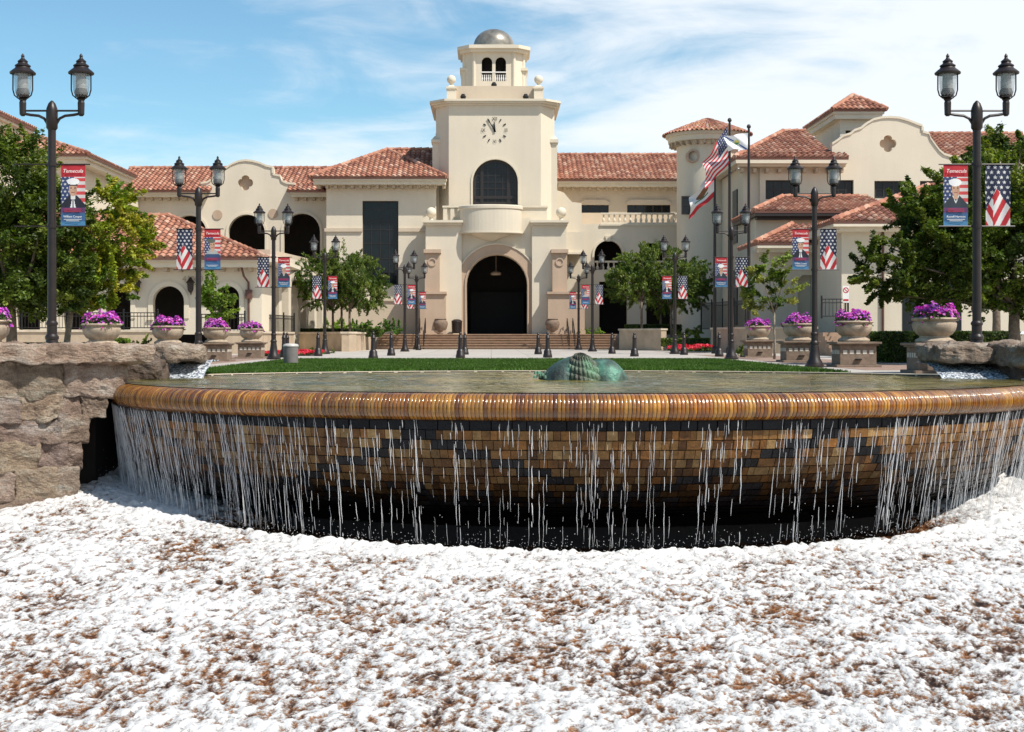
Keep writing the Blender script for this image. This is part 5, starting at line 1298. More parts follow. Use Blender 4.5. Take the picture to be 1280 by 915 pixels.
# ================================================================== rocks
RIGHT_SKIRT = [((10.25, 24.75), (15.35, 20.85))]
from mathutils import noise as mn
def rock_geo(mb, cen, dim, rotz=0, seed=0, cuts=9, rough=.12, sq=6, col=(1, 1, 1), tilt=0):
    bm = bmesh.new(); bmesh.ops.create_cube(bm, size=2); bmesh.ops.subdivide_edges(bm, edges=bm.edges[:], cuts=cuts, use_grid_fill=True)
    R = Matrix.Rotation(rotz, 3, 'Z') @ Matrix.Rotation(tilt, 3, 'Y'); S = Vector((seed*3.1, seed*7.7, seed*1.3)); o = Vector(cen); vs = []
    for v in bm.verts:
        p = v.co.copy(); l = (abs(p.x)**sq+abs(p.y)**sq+abs(p.z)**sq)**(1/sq); p = p/l
        w = Vector((p.x*dim[0]/2, p.y*dim[1]/2, p.z*dim[2]/2)); nrm = p.normalized()
        q = w*1.3+S; h = mn.fractal(q*1.6, .8, 2.1, 6)*rough*.9-abs(mn.noise(q*2.3))*rough*.8+(mn.voronoi(q*1.7)[0][0])*rough*.9
        w = w+nrm*h; vs.append(o+R@w)
    fs = [tuple(v.index for v in f.verts) for f in bm.faces]; bm.free(); mb.add(vs, fs, col)
M_ROCK = basic('quarry_rock', (.36, .27, .22), .85, var=.0, scale=2.2, col2=(.17, .115, .09), bump=.9, bscale=13)
def strat(name, c1, c2, c3):
    m, nt, b = node_mat(name); L = nt.links; tc = N(nt, 'ShaderNodeTexCoord')
    mp = N(nt, 'ShaderNodeMapping'); mp.inputs['Scale'].default_value = (1, 1, 2.2); L.new(tc.outputs['Object'], mp.inputs['Vector'])
    n1 = N(nt, 'ShaderNodeTexNoise', Scale=1.7, Detail=9.0, Roughness=.68, Distortion=.5); L.new(mp.outputs['Vector'], n1.inputs['Vector'])
    ra = N(nt, 'ShaderNodeValToRGB'); e = ra.color_ramp.elements; e[0].position = .33; e[0].color = (*c1, 1); e[1].position = .68; e[1].color = (*c3, 1); q = e.new(.5); q.color = (*c2, 1)
    n2 = N(nt, 'ShaderNodeTexNoise', Scale=45.0, Detail=4.0); L.new(tc.outputs['Object'], n2.inputs['Vector'])
    mx = N(nt, 'ShaderNodeMix', data_type='RGBA', blend_type='OVERLAY'); mx.inputs[0].default_value = .75
    at = N(nt, 'ShaderNodeAttribute', attribute_name='col'); mm = N(nt, 'ShaderNodeMix', data_type='RGBA', blend_type='MULTIPLY'); mm.inputs[0].default_value = 1
    L.new(n1.outputs['Fac'], ra.inputs['Fac']); L.new(ra.outputs['Color'], mx.inputs[6]); L.new(n2.outputs['Fac'], mx.inputs[7]); L.new(mx.outputs[2], mm.inputs[6]); L.new(at.outputs['Color'], mm.inputs[7]); L.new(mm.outputs[2], b.inputs['Base Color'])
    b.inputs['Roughness'].default_value = .85
    n3 = N(nt, 'ShaderNodeTexNoise', Scale=9.0, Detail=9.0, Roughness=.7); L.new(mp.outputs['Vector'], n3.inputs['Vector'])
    bp = N(nt, 'ShaderNodeBump', Strength=.9, Distance=.07); L.new(n3.outputs['Fac'], bp.inputs['Height']); L.new(bp.outputs['Normal'], b.inputs['Normal'])
    return m
M_ROCK = strat('quarry_rock', (.12, .08, .056), (.26, .185, .135), (.39, .335, .275))
RW = empty('rock_wall', (-9.5, 22.6, -2.3), 'rough brown quarry-stone wall with flat cap slabs at the left of the fountain', 'wall')
A = Vector((-13.2, 20.45)); B_ = Vector((-6.62, 24.35)); U = (B_-A).normalized(); Nn = Vector((-U.y, U.x)); ang = math.atan2(U.y, U.x); LW = (B_-A).length
def upx(px):
    """distance along the wall face seen at this photo column"""
    s = (px-VX)/F_PX; return (s*A.y-A.x)/(U.x-s*U.y)
lay = [(.36, -.22, [-80, 20, 79, 158]), (-.22, -.58, [-60, 21, 76, 100, 131]), (-.58, -.98, [-90, 46, 76, 107]), (-.98, -1.42, [-50, 46, 80, 102]), (-1.42, -1.9, [-70, 18, 68, 96]), (-1.9, -2.6, [-80, 40, 88])]
sd = 1; rs = random.Random(8)
for zt_, zb_, xs in lay:
    us = [-.3]; 
    while us[-1] < upx(xs[0])-.9: us.append(us[-1]+rs.uniform(.7, 1.1))
    us += [upx(x) for x in xs[(1 if us[-1] > upx(xs[0])-.3 else 0):]]
    for ua, ub in zip(us[:-1], us[1:]):
        if ub-ua < .15: continue
        sd += 1; c2 = A+U*((ua+ub)/2)+Nn*(.33+rs.uniform(-.04, .04)); g = rs.uniform(.8, 1.12); mb = MB()
        rock_geo(mb, (c2.x, c2.y, (zt_+zb_)/2), ((ub-ua)+.015, .8, (zt_-zb_)+.015), ang, sd, 24, .085, 24, (g, g*rs.uniform(.95, 1.06), g*rs.uniform(.9, 1.1)))
        part(mb.build('stone', M_ROCK), RW)
mb = MB(); mb.wall((A.x+Nn.x*.28, A.y+Nn.y*.28), tuple(U), [(-.2, -3), (upx(92), -3), (upx(100), -1), (upx(120), -.5), (upx(150), .2), (upx(150), .4), (-.2, .4)], [], .7, col=(.35, .3, .28)); part(mb.build('mortar_core', M_ROCK), RW)
for (pa, pb, zc, th, dep, off, s2) in ((-160, 52, .505, .27, 1.3, .35, 31), (50, 185, .49, .26, 1.35, .38, 32)):
    ua, ub = upx(pa), upx(pb); c2 = A+U*((ua+ub)/2)+Nn*off; mb = MB(); rock_geo(mb, (c2.x, c2.y, zc), (ub-ua+.05, dep, th), ang, s2, 30, .09, 16, (1.15, 1.12, 1.1))
    part(mb.build('cap_slab', M_ROCK), RW)
def boulder(px0, px1, py0, py1, d, dep, seed, lab, col=(1, 1, 1), rz=0, name='boulder', sq=5):
    dm = d+dep*.3; x0, x1, z0, z1 = X_(px0+5, dm), X_(px1-5, dm), Z_(py1-1, d), Z_(py0+1, d); mb = MB()
    rock_geo(mb, (0, 0, 0), (x1-x0, dep, z1-z0), rz, seed, 22, .10, 9, col); o = mb.build(name, M_ROCK); o.location = ((x0+x1)/2, d+dep/2, (z0+z1)/2)
    return tag(o, lab, 'rock')
boulder(186, 254, 433, 451, 27.8, 1.6, 41, 'flat grey slab over the left cascade, right of the rock wall', (1.1, 1.15, 1.15), .1)
boulder(150, 205, 452, 478, 26.6, 1.4, 42, 'dark wet rock under the cap slab, beside the left cascade', (.45, .42, .4))
boulder(1163, 1262, 431, 452, 27.6, 1.8, 43, 'long flat grey slab over the right cascade', (.95, .98, .98), -.06)
boulder(1252, 1330, 430, 458, 26.4, 2.4, 44, 'big pale slab at the right edge, overhanging the pool', (.9, .9, .86), .1)
boulder(1256, 1340, 456, 482, 26.7, 2.0, 45, 'dark wet rock below the slab at the right edge', (.35, .3, .28))
# cascades into the pool
M_CASC, nt, b = node_mat('cascade_water'); b.inputs['Base Color'].default_value = (.62, .68, .74, 1); b.inputs['Roughness'].default_value = .2
_n = N(nt, 'ShaderNodeTexNoise', Scale=22.0, Detail=6.0); _t = N(nt, 'ShaderNodeTexCoord'); _r = N(nt, 'ShaderNodeValToRGB'); _r.color_ramp.elements[0].position = .42; _r.color_ramp.elements[0].color = (.12, .14, .17, 1); _r.color_ramp.elements[1].position = .62; _r.color_ramp.elements[1].color = (.85, .88, .9, 1)
nt.links.new(_t.outputs['Object'], _n.inputs['Vector']); nt.links.new(_n.outputs['Fac'], _r.inputs['Fac']); nt.links.new(_r.outputs['Color'], b.inputs['Base Color'])
_b = N(nt, 'ShaderNodeBump', Strength=.8, Distance=.04); nt.links.new(_n.outputs['Fac'], _b.inputs['Height']); nt.links.new(_b.outputs['Normal'], b.inputs['Normal'])
def cascade(pxa, pxb, ytop, d0, lab):
    xa, xb = X_(pxa, d0), X_(pxb, d0); zt_ = Z_(ytop, d0); nx, ny = 60, 40; V = []
    for j in range(ny+1):
        v = j/ny; y = d0+1.8-v*2.3; z = zt_ if v < .35 else zt_-(zt_+.03)*(((v-.35)/.65)**1.5)
        for i in range(nx+1):
            u = i/nx; x = xa+(xb-xa)*u+(u-.5)*.25*v; h = .05*mn.fractal(Vector((x*5, y*2.5, 0)), 1, 2, 4); V.append((x, y+h, z+h))
    q = np.array([(j*(nx+1)+i, j*(nx+1)+i+1, (j+1)*(nx+1)+i+1, (j+1)*(nx+1)+i) for j in range(ny) for i in range(nx)])
    o = raw_mesh('cascade', np.array(V), q, M_CASC, smooth=True); tag(o, lab, 'water', kind='stuff')
mb = MB(); q0, q1 = Vector(RIGHT_SKIRT[0][0]), Vector(RIGHT_SKIRT[0][1]); qu = (q1-q0).normalized(); mb.wall((q0.x-qu.y*.0, q0.y), tuple(qu), [(0, -4.5), ((q1-q0).length, -4.5), ((q1-q0).length, .25), (0, .25)], [], .5)
mb.wall((15.4, 20.9), (0, -1), [(0, -4.5), (18, -4.5), (18, .25), (0, .25)], [], .5); o = mb.build('basin_side', M_ROCK); tag(o, None, None, kind='structure')
cascade(196, 252, 452, 28.2, 'white water pouring between slabs into the left of the pool'); cascade(1178, 1256, 455, 27.7, 'white water pouring under the slab into the right of the pool')
# ---- bronze sculpture in the pool
def sculpt():
    m, nt, b = node_mat('verdigris_bronze'); L = nt.links; tc = N(nt, 'ShaderNodeTexCoord'); n1 = N(nt, 'ShaderNodeTexNoise', Scale=2.6, Detail=7.0, Roughness=.6); L.new(tc.outputs['Object'], n1.inputs['Vector'])
    ra = N(nt, 'ShaderNodeValToRGB'); e = ra.color_ramp.elements; e[0].position = .38; e[0].color = (.025, .028, .024, 1); e[1].position = .66; e[1].color = (.075, .19, .145, 1); q = e.new(.52); q.color = (.05, .085, .07, 1)
    at = N(nt, 'ShaderNodeAttribute', attribute_name='col'); mm = N(nt, 'ShaderNodeMix', data_type='RGBA', blend_type='MULTIPLY'); mm.inputs[0].default_value = 1
    L.new(n1.outputs['Fac'], ra.inputs['Fac']); L.new(ra.outputs['Color'], mm.inputs[6]); L.new(at.outputs['Color'], mm.inputs[7]); L.new(mm.outputs[2], b.inputs['Base Color']); b.inputs['Roughness'].default_value = .55; b.inputs['Metallic'].default_value = .15
    n3 = N(nt, 'ShaderNodeTexNoise', Scale=16.0, Detail=6.0); L.new(tc.outputs['Object'], n3.inputs['Vector']); bp = N(nt, 'ShaderNodeBump', Strength=.8, Distance=.03); L.new(n3.outputs['Fac'], bp.inputs['Height']); L.new(bp.outputs['Normal'], b.inputs['Normal'])
    return m
M_VERD = sculpt()
SC = empty('sculpture', (1.68, 26.3, 0), 'green weathered bronze turtle-like sculpture half sunk in the pool', 'sculpture')
def blob(name, cx, cy, rx, ry, rz, tz=0, sh=0, col=(1, 1, 1), fn=None, nu=64, nv=36, rot=0, z0=-.12):
    V = []; F_ = []
    for j in range(nv+1):
        ph = PI/2*(j/nv)*1.15-.15*PI/2
        for i in range(nu):
            th = 2*PI*i/nu; r_ = max(0, math.cos(ph)); x, y, z = rx*r_*math.cos(th), ry*r_*math.sin(th), rz*math.sin(ph)
            h = 1+.05*mn.noise(Vector((x*3+cx, y*3, z*3))); 
            if fn: h += fn(th, ph)
            x, y, z = x*h, y*h, z*h; x, y = x*math.cos(rot)-y*math.sin(rot), x*math.sin(rot)+y*math.cos(rot)
            V.append((cx+x+sh*z, cy+y, z0+z+tz*x))
    for j in range(nv):
        for i in range(nu): F_.append((j*nu+i, j*nu+(i+1) % nu, (j+1)*nu+(i+1) % nu, (j+1)*nu+i))
    m = MB(); m.v = V; m.f = F_; m.c = [col]*len(F_); m.mi = [0]*len(F_); o = m.build(name, M_VERD, SC); o.data.shade_smooth(); return o
blob('head', -.34, 0, .48, .42, .54, sh=.3, col=(.95, 1.0, 1.0))
blob('back', .40, .1, .46, .45, .50, sh=-.1, col=(1.1, 1.15, 1.1))
blob('flank', .42, -.10, .36, .30, .44, sh=.05, col=(1.2, 1.25, 1.15))
def scl(th, ph):
    return .10*abs(math.sin(th*13))**.7*abs(math.sin(ph*11+th*2))**.7
o = blob('scaled_neck', .0, -.12, .34, .40, .56, sh=-.10, col=(1.7, 1.45, 1.1), fn=scl, nu=180, nv=90, rot=.25)
for k in range(34):
    pass
m = MB(); rq = random.Random(4)
for k in range(26):
    a = rq.uniform(0, 2*PI); x, y = -.74+rq.gauss(0, .07), -.1+rq.gauss(0, .06); m.lathe([(.035, 0), (.03, .04), (.005, .055)], x, y, .0+rq.random()*.12, 6, col=(2.0, 1.9, 1.6))
m.build('snout', M_VERD, SC)
# ================================================================== trees and planting
def crown(name, lobes, n, size, pal, parent, clumps=60, spread=.32, droop=.0, seed=1, aspect=1.8, shell=.45):
    """leaf faces in clumps spread through the crown lobes; pal = list of base colours"""
    g = np.random.default_rng(seed); P_ = []; Cc = []; wts = np.array([l[1][0]*l[1][1]*l[1][2] for l in lobes])**.67; wts = wts/wts.sum(); cl = []
    pal = np.array(pal)
    for (c, r), w in zip(lobes, wts):
        k = max(3, int(clumps*w)); d = g.normal(size=(k, 3)); d /= np.linalg.norm(d, axis=1)[:, None]; q = g.uniform(shell, 1.0, (k, 1))**.6
        cen = np.array(c)+d*q*np.array(r); per = int(n*w/k); rad = spread*np.mean(r)*g.uniform(.6, 1.25, k)
        for i in range(k):
            m_ = int(per*g.uniform(.6, 1.4)); dd = g.normal(size=(m_, 3)); dd /= np.linalg.norm(dd, axis=1)[:, None]
            ax_ = d[i]*.8+g.normal(size=3)*.55+np.array([0, 0, .15]); ax_ /= np.linalg.norm(ax_); tq = g.random((m_, 1)); p = cen[i]+ax_*(tq-.45)*rad[i]*2.3+dd*(g.random((m_, 1))**.5)*rad[i]*(.62-.42*tq); 
            if droop: p[:, 2] -= droop*np.linalg.norm(p[:, :2]-cen[i][:2], axis=1)**1.3
            P_.append(p); base = pal[g.integers(len(pal))]*g.uniform(.75, 1.25); Cc.append(base[None, :]*g.uniform(.7, 1.35, (m_, 1)))
        cl += [tuple(v) for v in cen[:max(3, k//4)]]
    P_ = np.vstack(P_); Cc = np.vstack(Cc); N_ = len(P_)
    nr_ = g.normal(size=(N_, 3)); nr_[:, 2] = np.abs(nr_[:, 2])+.5; nr_ /= np.linalg.norm(nr_, axis=1)[:, None]
    u = np.cross(nr_, g.normal(size=(N_, 3))); u /= np.linalg.norm(u, axis=1)[:, None]; 
    if droop: u[:, 2] -= .8; u /= np.linalg.norm(u, axis=1)[:, None]
    w = np.cross(nr_, u); s = size*g.uniform(.6, 1.3, (N_, 1))
    V = np.stack([P_-u*s*aspect*.5, P_-w*s*.5, P_+u*s*aspect*.5, P_+w*s*.5], 1).reshape(-1, 3)
    o = raw_mesh(name, V, np.arange(4*N_).reshape(-1, 4), M_LEAF, Cc); o.parent = parent
    return cl
def tree(px, d, zc, lobes_px, n, size, pal, lab, seed, trunk_r=.12, bark=M_BARK, group=None, fork=.45, droop=0, name='tree', clumps=70, spread=.32, base_z=0, cat='tree', lean=0, aspect=1.8, shell=.45):
    """lobes_px: (px0, px1, py0, py1, depth offset, depth radius)"""
    x0 = X_(px, d); r = empty(name, (x0, d, base_z), lab, cat, group); lobes = []
    for a, b, c, e, dy, ry in lobes_px:
        dd = d+dy; lobes.append(((X_((a+b)/2, dd)-x0, dy, Z_((c+e)/2, dd)-base_z), ((X_(b, dd)-X_(a, dd))/2, ry, (Z_(c, dd)-Z_(e, dd))/2)))
    cl = crown('crown', lobes, n, size, pal, r, clumps, spread, droop, seed, aspect, shell)
    m = MB(); g = random.Random(seed); top = max(l[0][2] for l in lobes); lowz = min(l[0][2]-l[1][2]*.6 for l in lobes); hf = max(.5, lowz*fork*2 if lowz > .6 else lowz+.4); hf = min(hf, top*.8)
    k = Vector((lean*hf, 0, hf)); m.tube([(0, 0, 0), (0.02, 0, hf*.3), (lean*hf*.5, .03, hf*.65), k], [trunk_r*1.25, trunk_r, trunk_r*.9, trunk_r*.8], 9)
    g.shuffle(cl)
    for c in cl[:14]:
        c = Vector(c); mid = k.lerp(c, .5)+Vector((g.uniform(-.2, .2), g.uniform(-.2, .2), g.uniform(0, .35))); m.tube([k-Vector((0, 0, .08)), mid, c], [trunk_r*.55, trunk_r*.32, trunk_r*.1], 6)
    o = m.build('trunk', bark, r); o.data.shade_smooth()
    return r
DK = [(.042, .070, .013), (.06, .09, .016), (.032, .055, .011), (.09, .125, .02)]
MID = [(.085, .125, .018), (.11, .15, .022), (.06, .095, .014), (.15, .185, .028)]
LT = [(.22, .27, .025), (.28, .30, .03), (.16, .23, .02), (.10, .17, .02), (.33, .31, .04)]
FEA = [(.085, .13, .02), (.115, .16, .028), (.06, .10, .016), (.15, .19, .035)]
tree(14, 41, 0, [(-60, 70, 165, 300, 0, 2.2), (-80, 60, 260, 385, -.5, 2.0), (20, 118, 215, 330, .3, 1.6), (40, 120, 300, 392, 0, 1.3), (-20, 90, 320, 392, .4, 1.6)], 95000, .066, MID+DK[:2]+MID[:2], 'dense dark green tree at the left edge, behind the largest left lamp post', 3, .16, clumps=560, spread=.28)
tree(82, 43, 0, [(100, 178, 228, 330, 0, 1.2), (120, 190, 262, 350, .2, 1.1), (90, 172, 310, 392, -.3, 1.2), (72, 140, 330, 395, 0, 1.0)], 36000, .062, LT, 'yellow-green tree spreading right of the largest left lamp post', 4, .10, M_BARK2, lean=.1, clumps=200, spread=.28)
tree(271, 62, 0, [(250, 292, 338, 385, 0, .8), (256, 299, 365, 402, 0, .7), (252, 280, 375, 405, 0, .6)], 5000, .085, [(.14, .22, .03), (.18, .25, .04), (.10, .17, .02)], 'small bright green tree behind the second left lamp post', 5, .05, clumps=40, spread=.4)
G3 = 'feathery trees in front of the hall'
tree(416, 83, 0, [(365, 430, 318, 372, 0, 1.5), (372, 425, 345, 388, 0, 1.3)], 21000, .062, FEA, 'leftmost of the three feathery trees left of the entrance', 6, .08, group=G3, droop=.35, clumps=190, spread=.24, aspect=2.4)
tree(427, 84.5, 0, [(392, 455, 308, 365, 0, 1.6), (400, 455, 340, 385, 0, 1.5)], 21000, .062, FEA, 'middle of the three feathery trees left of the entrance, tallest', 7, .08, group=G3, droop=.35, clumps=190, spread=.24, aspect=2.4)
tree(437, 82, 0, [(420, 484, 318, 372, 0, 1.6), (425, 488, 345, 388, 0, 1.4)], 22000, .062, FEA, 'rightmost of the three feathery trees left of the entrance', 8, .08, group=G3, droop=.35, clumps=190, spread=.24, aspect=2.4)
tree(802, 83, 0, [(757, 815, 325, 380, 0, 1.5), (770, 820, 310, 360, 0, 1.3)], 21000, .062, FEA, 'leftmost of the three feathery trees right of the entrance', 9, .08, group=G3, droop=.4, clumps=190, spread=.24, aspect=2.4)
tree(826, 84.5, 0, [(785, 855, 302, 362, 0, 1.6), (795, 850, 340, 392, 0, 1.4)], 22000, .062, FEA, 'middle of the three feathery trees right of the entrance, tallest', 10, .08, group=G3, droop=.4, clumps=190, spread=.24, aspect=2.4)
tree(839, 82, 0, [(825, 890, 320, 378, 0, 1.5), (835, 888, 345, 390, 0, 1.2)], 21000, .062, FEA, 'rightmost of the three feathery trees right of the entrance', 11, .08, group=G3, droop=.4, clumps=190, spread=.24, aspect=2.4)
tree(968, 50, 0, [(935, 985, 312, 355, 0, .7), (926, 962, 345, 392, 0, .6), (960, 1000, 340, 388, .1, .6)], 5500, .07, [(.20, .24, .05), (.14, .2, .03), (.25, .26, .06), (.08, .13, .02)], 'slender young tree with yellowish leaves behind the smallest right planter', 12, .04, M_BARK2, clumps=48, spread=.42)
tree(1268, 40, 0, [(1130, 1250, 250, 350, 0, 1.8), (1190, 1290, 190, 300, .2, 1.8), (1068, 1150, 290, 378, -.4, 1.0), (1120, 1260, 310, 392, .2, 1.6), (1230, 1340, 230, 400, 0, 1.8), (1110, 1190, 225, 300, .3, 1.0)], 110000, .066, MID+DK[:2]+MID[:2], 'large spreading green tree at the right edge, behind the largest right lamp post', 13, .17, clumps=640, spread=.28)
tree(1245, 52, 0, [(1195, 1300, 168, 260, 0, 2.0), (1160, 1240, 205, 290, 0, 1.6)], 22000, .085, MID, 'taller green tree rising behind the large right tree', 14, .14, clumps=70)
def bush(name, px0, px1, py0, py1, d, dep, n, size, pal, lab, cat='shrub', seed=1, box=False, group=None):
    x0, x1, z0, z1 = X_(px0, d), X_(px1, d), Z_(py1, d), Z_(py0, d); r = empty(name, ((x0+x1)/2, d, z0), lab, cat, group); hw, hh = (x1-x0)/2, (z1-z0); g = np.random.default_rng(seed)
    if box:
        P_ = g.uniform(-1, 1, (n, 3)); ax = g.integers(0, 3, n); sg = g.choice([-1, 1], n); P_[np.arange(n), ax] = np.where(ax == 2, 1, sg)*g.uniform(.9, 1.02, n); V0 = P_*np.array([hw, dep/2, hh/2])+np.array([0, 0, hh/2])
        m = MB(); m.box(-hw*.96, hw*.96, -dep*.45, dep*.45, 0, hh*.92); m.build('stems', basic('hedge_core', (.02, .035, .008), .9) if 'hedge_core' not in MATS else MATS['hedge_core'], r)
    else:
        lob = []; k = max(2, int(hw*2/ (hh*1.1)));
        for i in range(k): lob.append(((-hw+(i+.5)*2*hw/k, g.uniform(-.2, .2)*dep, hh*.45), (hw/k*1.25, dep/2, hh*.55)))
        crown('foliage', lob, n, size, pal, r, k*14, .4, 0, seed, 1.8, .3); m = MB()
        for i in range(k*3): x = g.uniform(-hw*.8, hw*.8); m.tube([(x*.8, 0, 0), (x, g.uniform(-.2, .2), hh*.6)], [.02, .008], 4)
        m.build('stems', M_BARK, r); return r
    pal = np.array(pal); C = pal[g.integers(len(pal), size=n)]*g.uniform(.6, 1.4, (n, 1)); nr_ = g.normal(size=(n, 3)); nr_ /= np.linalg.norm(nr_, axis=1)[:, None]; u = np.cross(nr_, g.normal(size=(n, 3))); u /= np.linalg.norm(u, axis=1)[:, None]; w = np.cross(nr_, u); s = size*g.uniform(.6, 1.3, (n, 1))
    V = np.stack([V0-u*s, V0-w*s*.6, V0+u*s, V0+w*s*.6], 1).reshape(-1, 3); o = raw_mesh('foliage', V, np.arange(4*n).reshape(-1, 4), M_LEAF, C); o.parent = r
    return r
bush('hedge', 366, 475, 411, 421, 85.5, 1.6, 7000, .05, DK, 'clipped dark hedge behind the left retaining wall', 'hedge', 21, True)
bush('shrub', 404, 438, 401, 414, 90, 1.4, 2600, .07, [(.2, .3, .04), (.15, .25, .03)], 'bright yellow-green shrub under the left feathery trees', 'shrub', 22)
bush('shrub', 440, 470, 400, 415, 90.5, 1.4, 2600, .07, [(.12, .22, .03), (.08, .16, .02)], 'green shrub by the left wall, between the bright shrub and the handrail', 'shrub', 23)
bush('shrub', 472, 505, 399, 417, 90.5, 1.4, 2600, .07, [(.05, .12, .02), (.1, .2, .03)], 'darker leafy shrub at the left top of the entrance steps', 'shrub', 24)
bush('shrub', 722, 752, 412, 419, 93, 1.0, 1500, .06, [(.2, .3, .04), (.15, .25, .03)], 'low yellow-green shrub at the right top of the entrance steps', 'shrub', 25)
bush('hedge', 782, 850, 406, 418, 85, 1.4, 5500, .05, DK, 'dark hedge under the right feathery trees', 'hedge', 26, True)
bush('shrub', 848, 877, 408, 424, 80.5, 1.6, 2400, .06, MID, 'rounded green shrub at the end of the right low wall', 'shrub', 27)
bush('hedge', 828, 885, 423, 433, 77, 1.0, 4200, .045, MID, 'low green hedge behind the red flowers on the right', 'hedge', 28, True)
bush('hedge', 1096, 1262, 415, 452, 44, 1.8, 15000, .045, DK, 'dark clipped hedge behind the largest right planter', 'hedge', 29, True)
bush('hedge', -30, 120, 429, 440, 43, 1.2, 8000, .04, DK, 'dark low hedge just above the rock wall cap', 'hedge', 30, True)
bush('hedge', 138, 158, 424, 440, 40, .9, 2200, .045, [(.2, .3, .04), (.13, .22, .03)], 'bright green shrub beside the left planter', 'hedge', 31, True)
bush('shrub', 156, 187, 424, 441, 39, .9, 2400, .045, MID, 'rounded dark green shrub left of the second planter', 'shrub', 32)
bush('shrub', 384, 418, 437, 446, 68, 1.0, 1500, .05, MID, 'small green shrub at the corner of the left retaining wall', 'shrub', 33)
bush('shrub', 920, 945, 432, 446, 58, 1.0, 1500, .05, MID, 'green shrub behind the smallest right planter', 'shrub', 34)
def bed(px0, px1, py0, py1, d, dep, lab, seed):
    g = np.random.default_rng(seed); x0, x1, z1 = X_(px0, d), X_(px1, d), Z_(py0, d); n = 2600; r = empty('flower_bed', ((x0+x1)/2, d, 0), lab, 'flowers', 'red flower beds')
    for nm, mat, pal, nn, lo in (('foliage', M_LEAF, [(.05, .1, .02), (.08, .13, .03)], n, .6), ('blossoms', M_PETAL, [(.62, .03, .05), (.75, .06, .10), (.5, .015, .03)], n, .85)):
        X = g.uniform(-1, 1, nn)*(x1-x0)/2; Y = g.uniform(-1, 1, nn)*dep/2; bump_ = .75+.25*np.sin(X*3.1+seed)*np.cos(Y*3+1); Zz = z1*bump_*g.uniform(lo-.25, lo+.15, nn)
        P_ = np.stack([X, Y, Zz], -1); nr_ = g.normal(size=(nn, 3)); nr_[:, 2] += 1; nr_[:, 1] -= .8; nr_ /= np.linalg.norm(nr_, axis=1)[:, None]; u = np.cross(nr_, g.normal(size=(nn, 3))); u /= np.linalg.norm(u, axis=1)[:, None]; w = np.cross(nr_, u); s = g.uniform(.035, .06, (nn, 1))
        V = np.stack([P_-u*s, P_-w*s, P_+u*s, P_+w*s], 1).reshape(-1, 3); C = np.array(pal)[g.integers(len(pal), size=nn)]*g.uniform(.7, 1.2, (nn, 1)); o = raw_mesh(nm, V, np.arange(4*nn).reshape(-1, 4), mat, C); o.parent = r
bed(332, 352, 438, 447, 58, 2.2, 'red flower bed behind the grey waste bin', 1); bed(366, 402, 437, 446, 60, 2.6, 'red flower bed between the waste bin and the left retaining wall', 2); bed(838, 888, 430, 439, 71, 3.0, 'red flower bed before the low hedge on the right', 3)
# ================================================================== sky, sun, camera
SUN = Vector((.46, -.36, .80)).normalized()
w = bpy.data.worlds.new('World'); scene.world = w; w.use_nodes = True; nt = w.node_tree; L = nt.links; bg = nt.nodes['Background']
sky = N(nt, 'ShaderNodeTexSky', sky_type='NISHITA'); sky.sun_disc = False; sky.sun_elevation = math.asin(SUN.z); sky.sun_rotation = math.atan2(SUN.x, SUN.y)
sky.air_density = 1.0; sky.dust_density = .3; sky.ozone_density = 3.0; sky.altitude = 300
tc = N(nt, 'ShaderNodeTexCoord'); 
def noise_dir(scale, stretch, detail, dist, off=(0, 0, 0)):
    mp = N(nt, 'ShaderNodeMapping'); mp.inputs['Scale'].default_value = stretch; mp.inputs['Location'].default_value = off; mp.inputs['Rotation'].default_value = (0, math.radians(-9), 0); L.new(tc.outputs['Generated'], mp.inputs['Vector'])
    n_ = N(nt, 'ShaderNodeTexNoise', Scale=scale, Detail=detail, Roughness=.58, Distortion=dist); L.new(mp.outputs['Vector'], n_.inputs['Vector']); return n_.outputs['Fac']
a = noise_dir(3.2, (1, 1, 4.0), 7.0, .5, (.3, 0, .1)); b2 = noise_dir(9.0, (1, 1, 3.2), 7.0, .9, (2.0, 0, .7))
sx = N(nt, 'ShaderNodeSeparateXYZ'); L.new(tc.outputs['Generated'], sx.inputs[0])
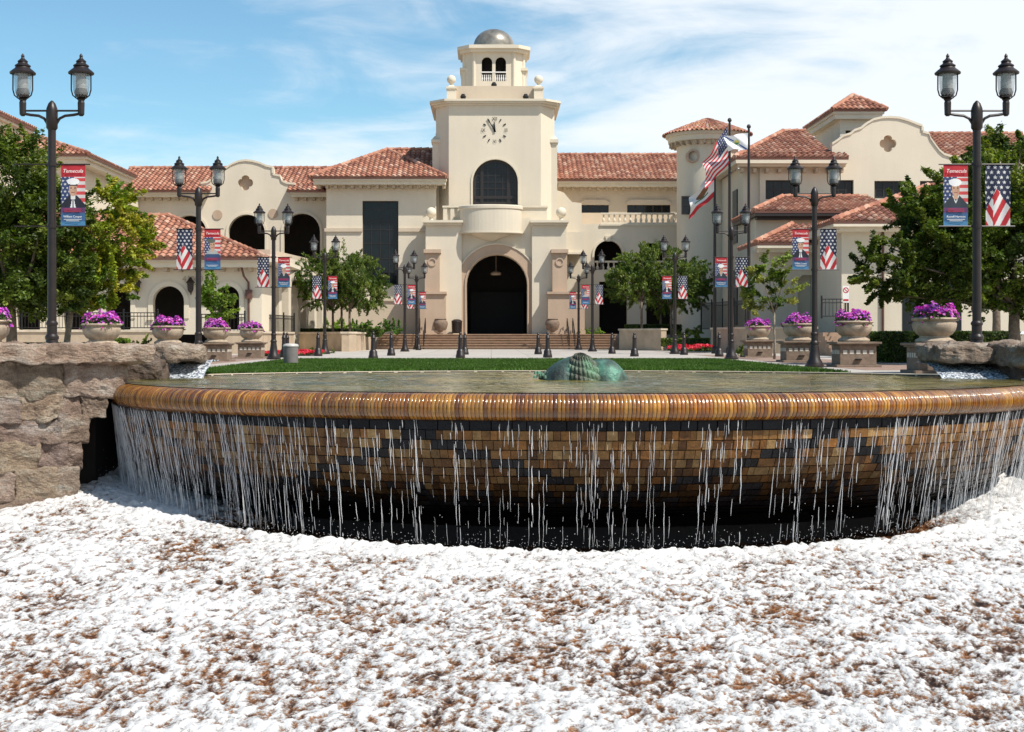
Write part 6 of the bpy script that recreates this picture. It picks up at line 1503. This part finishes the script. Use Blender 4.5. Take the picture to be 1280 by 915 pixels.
def mth(op, x, y, c=False):
    n_ = N(nt, 'ShaderNodeMath', operation=op); n_.use_clamp = c
    for i, v in enumerate((x, y)):
        if isinstance(v, (int, float)): n_.inputs[i].default_value = v
        else: L.new(v, n_.inputs[i])
    return n_.outputs[0]
cov = mth('ADD', mth('MULTIPLY', a, .75), mth('MULTIPLY', b2, .38)); cov = mth('ADD', cov, mth('MULTIPLY', sx.outputs[0], .72)); cov = mth('ADD', cov, mth('MULTIPLY', sx.outputs[2], -.75)); cov = mth('ADD', cov, .115)
mr = N(nt, 'ShaderNodeMapRange', interpolation_type='SMOOTHSTEP'); mr.inputs['From Min'].default_value = .40; mr.inputs['From Max'].default_value = .74; L.new(cov, mr.inputs['Value'])
mx = N(nt, 'ShaderNodeMix', data_type='RGBA'); L.new(mth('MULTIPLY', mr.outputs[0], .92), mx.inputs[0]); tint = N(nt, 'ShaderNodeMix', data_type='RGBA', blend_type='MULTIPLY'); tint.inputs[0].default_value = 1; tint.inputs[7].default_value = (1.08, 1.36, 1.30, 1)
L.new(sky.outputs[0], tint.inputs[6]); L.new(tint.outputs[2], mx.inputs[6]); mx.inputs[7].default_value = (8.8, 9.2, 9.6, 1); L.new(mx.outputs[2], bg.inputs['Color']); bg.inputs['Strength'].default_value = .10
sl = bpy.data.lights.new('sun', 'SUN'); sl.energy = 5.0; sl.angle = math.radians(.5); sl.color = (1, .955, .88); so = bpy.data.objects.new('sun', sl); COL.objects.link(so); so.rotation_euler = SUN.to_track_quat('Z', 'Y').to_euler(); so.location = (20, -10, 40)
cam = bpy.data.cameras.new('camera'); co = bpy.data.objects.new('camera', cam); COL.objects.link(co); co.location = (0, 0, CZ); co.rotation_euler = (PI/2, 0, 0)
cam.sensor_width = 36; cam.lens = 36*F_PX/1280; cam.shift_x = 26/1280; cam.shift_y = -(457.5-HY)/1280; cam.clip_start = .1; cam.clip_end = 6000; scene.camera = co
scene.view_settings.view_transform = 'Standard'; scene.view_settings.look = 'None'; scene.view_settings.exposure = .18; scene.view_settings.gamma = 1; scene.view_settings.use_curve_mapping = False
scene.cycles.max_bounces = 8; scene.cycles.transparent_max_bounces = 16
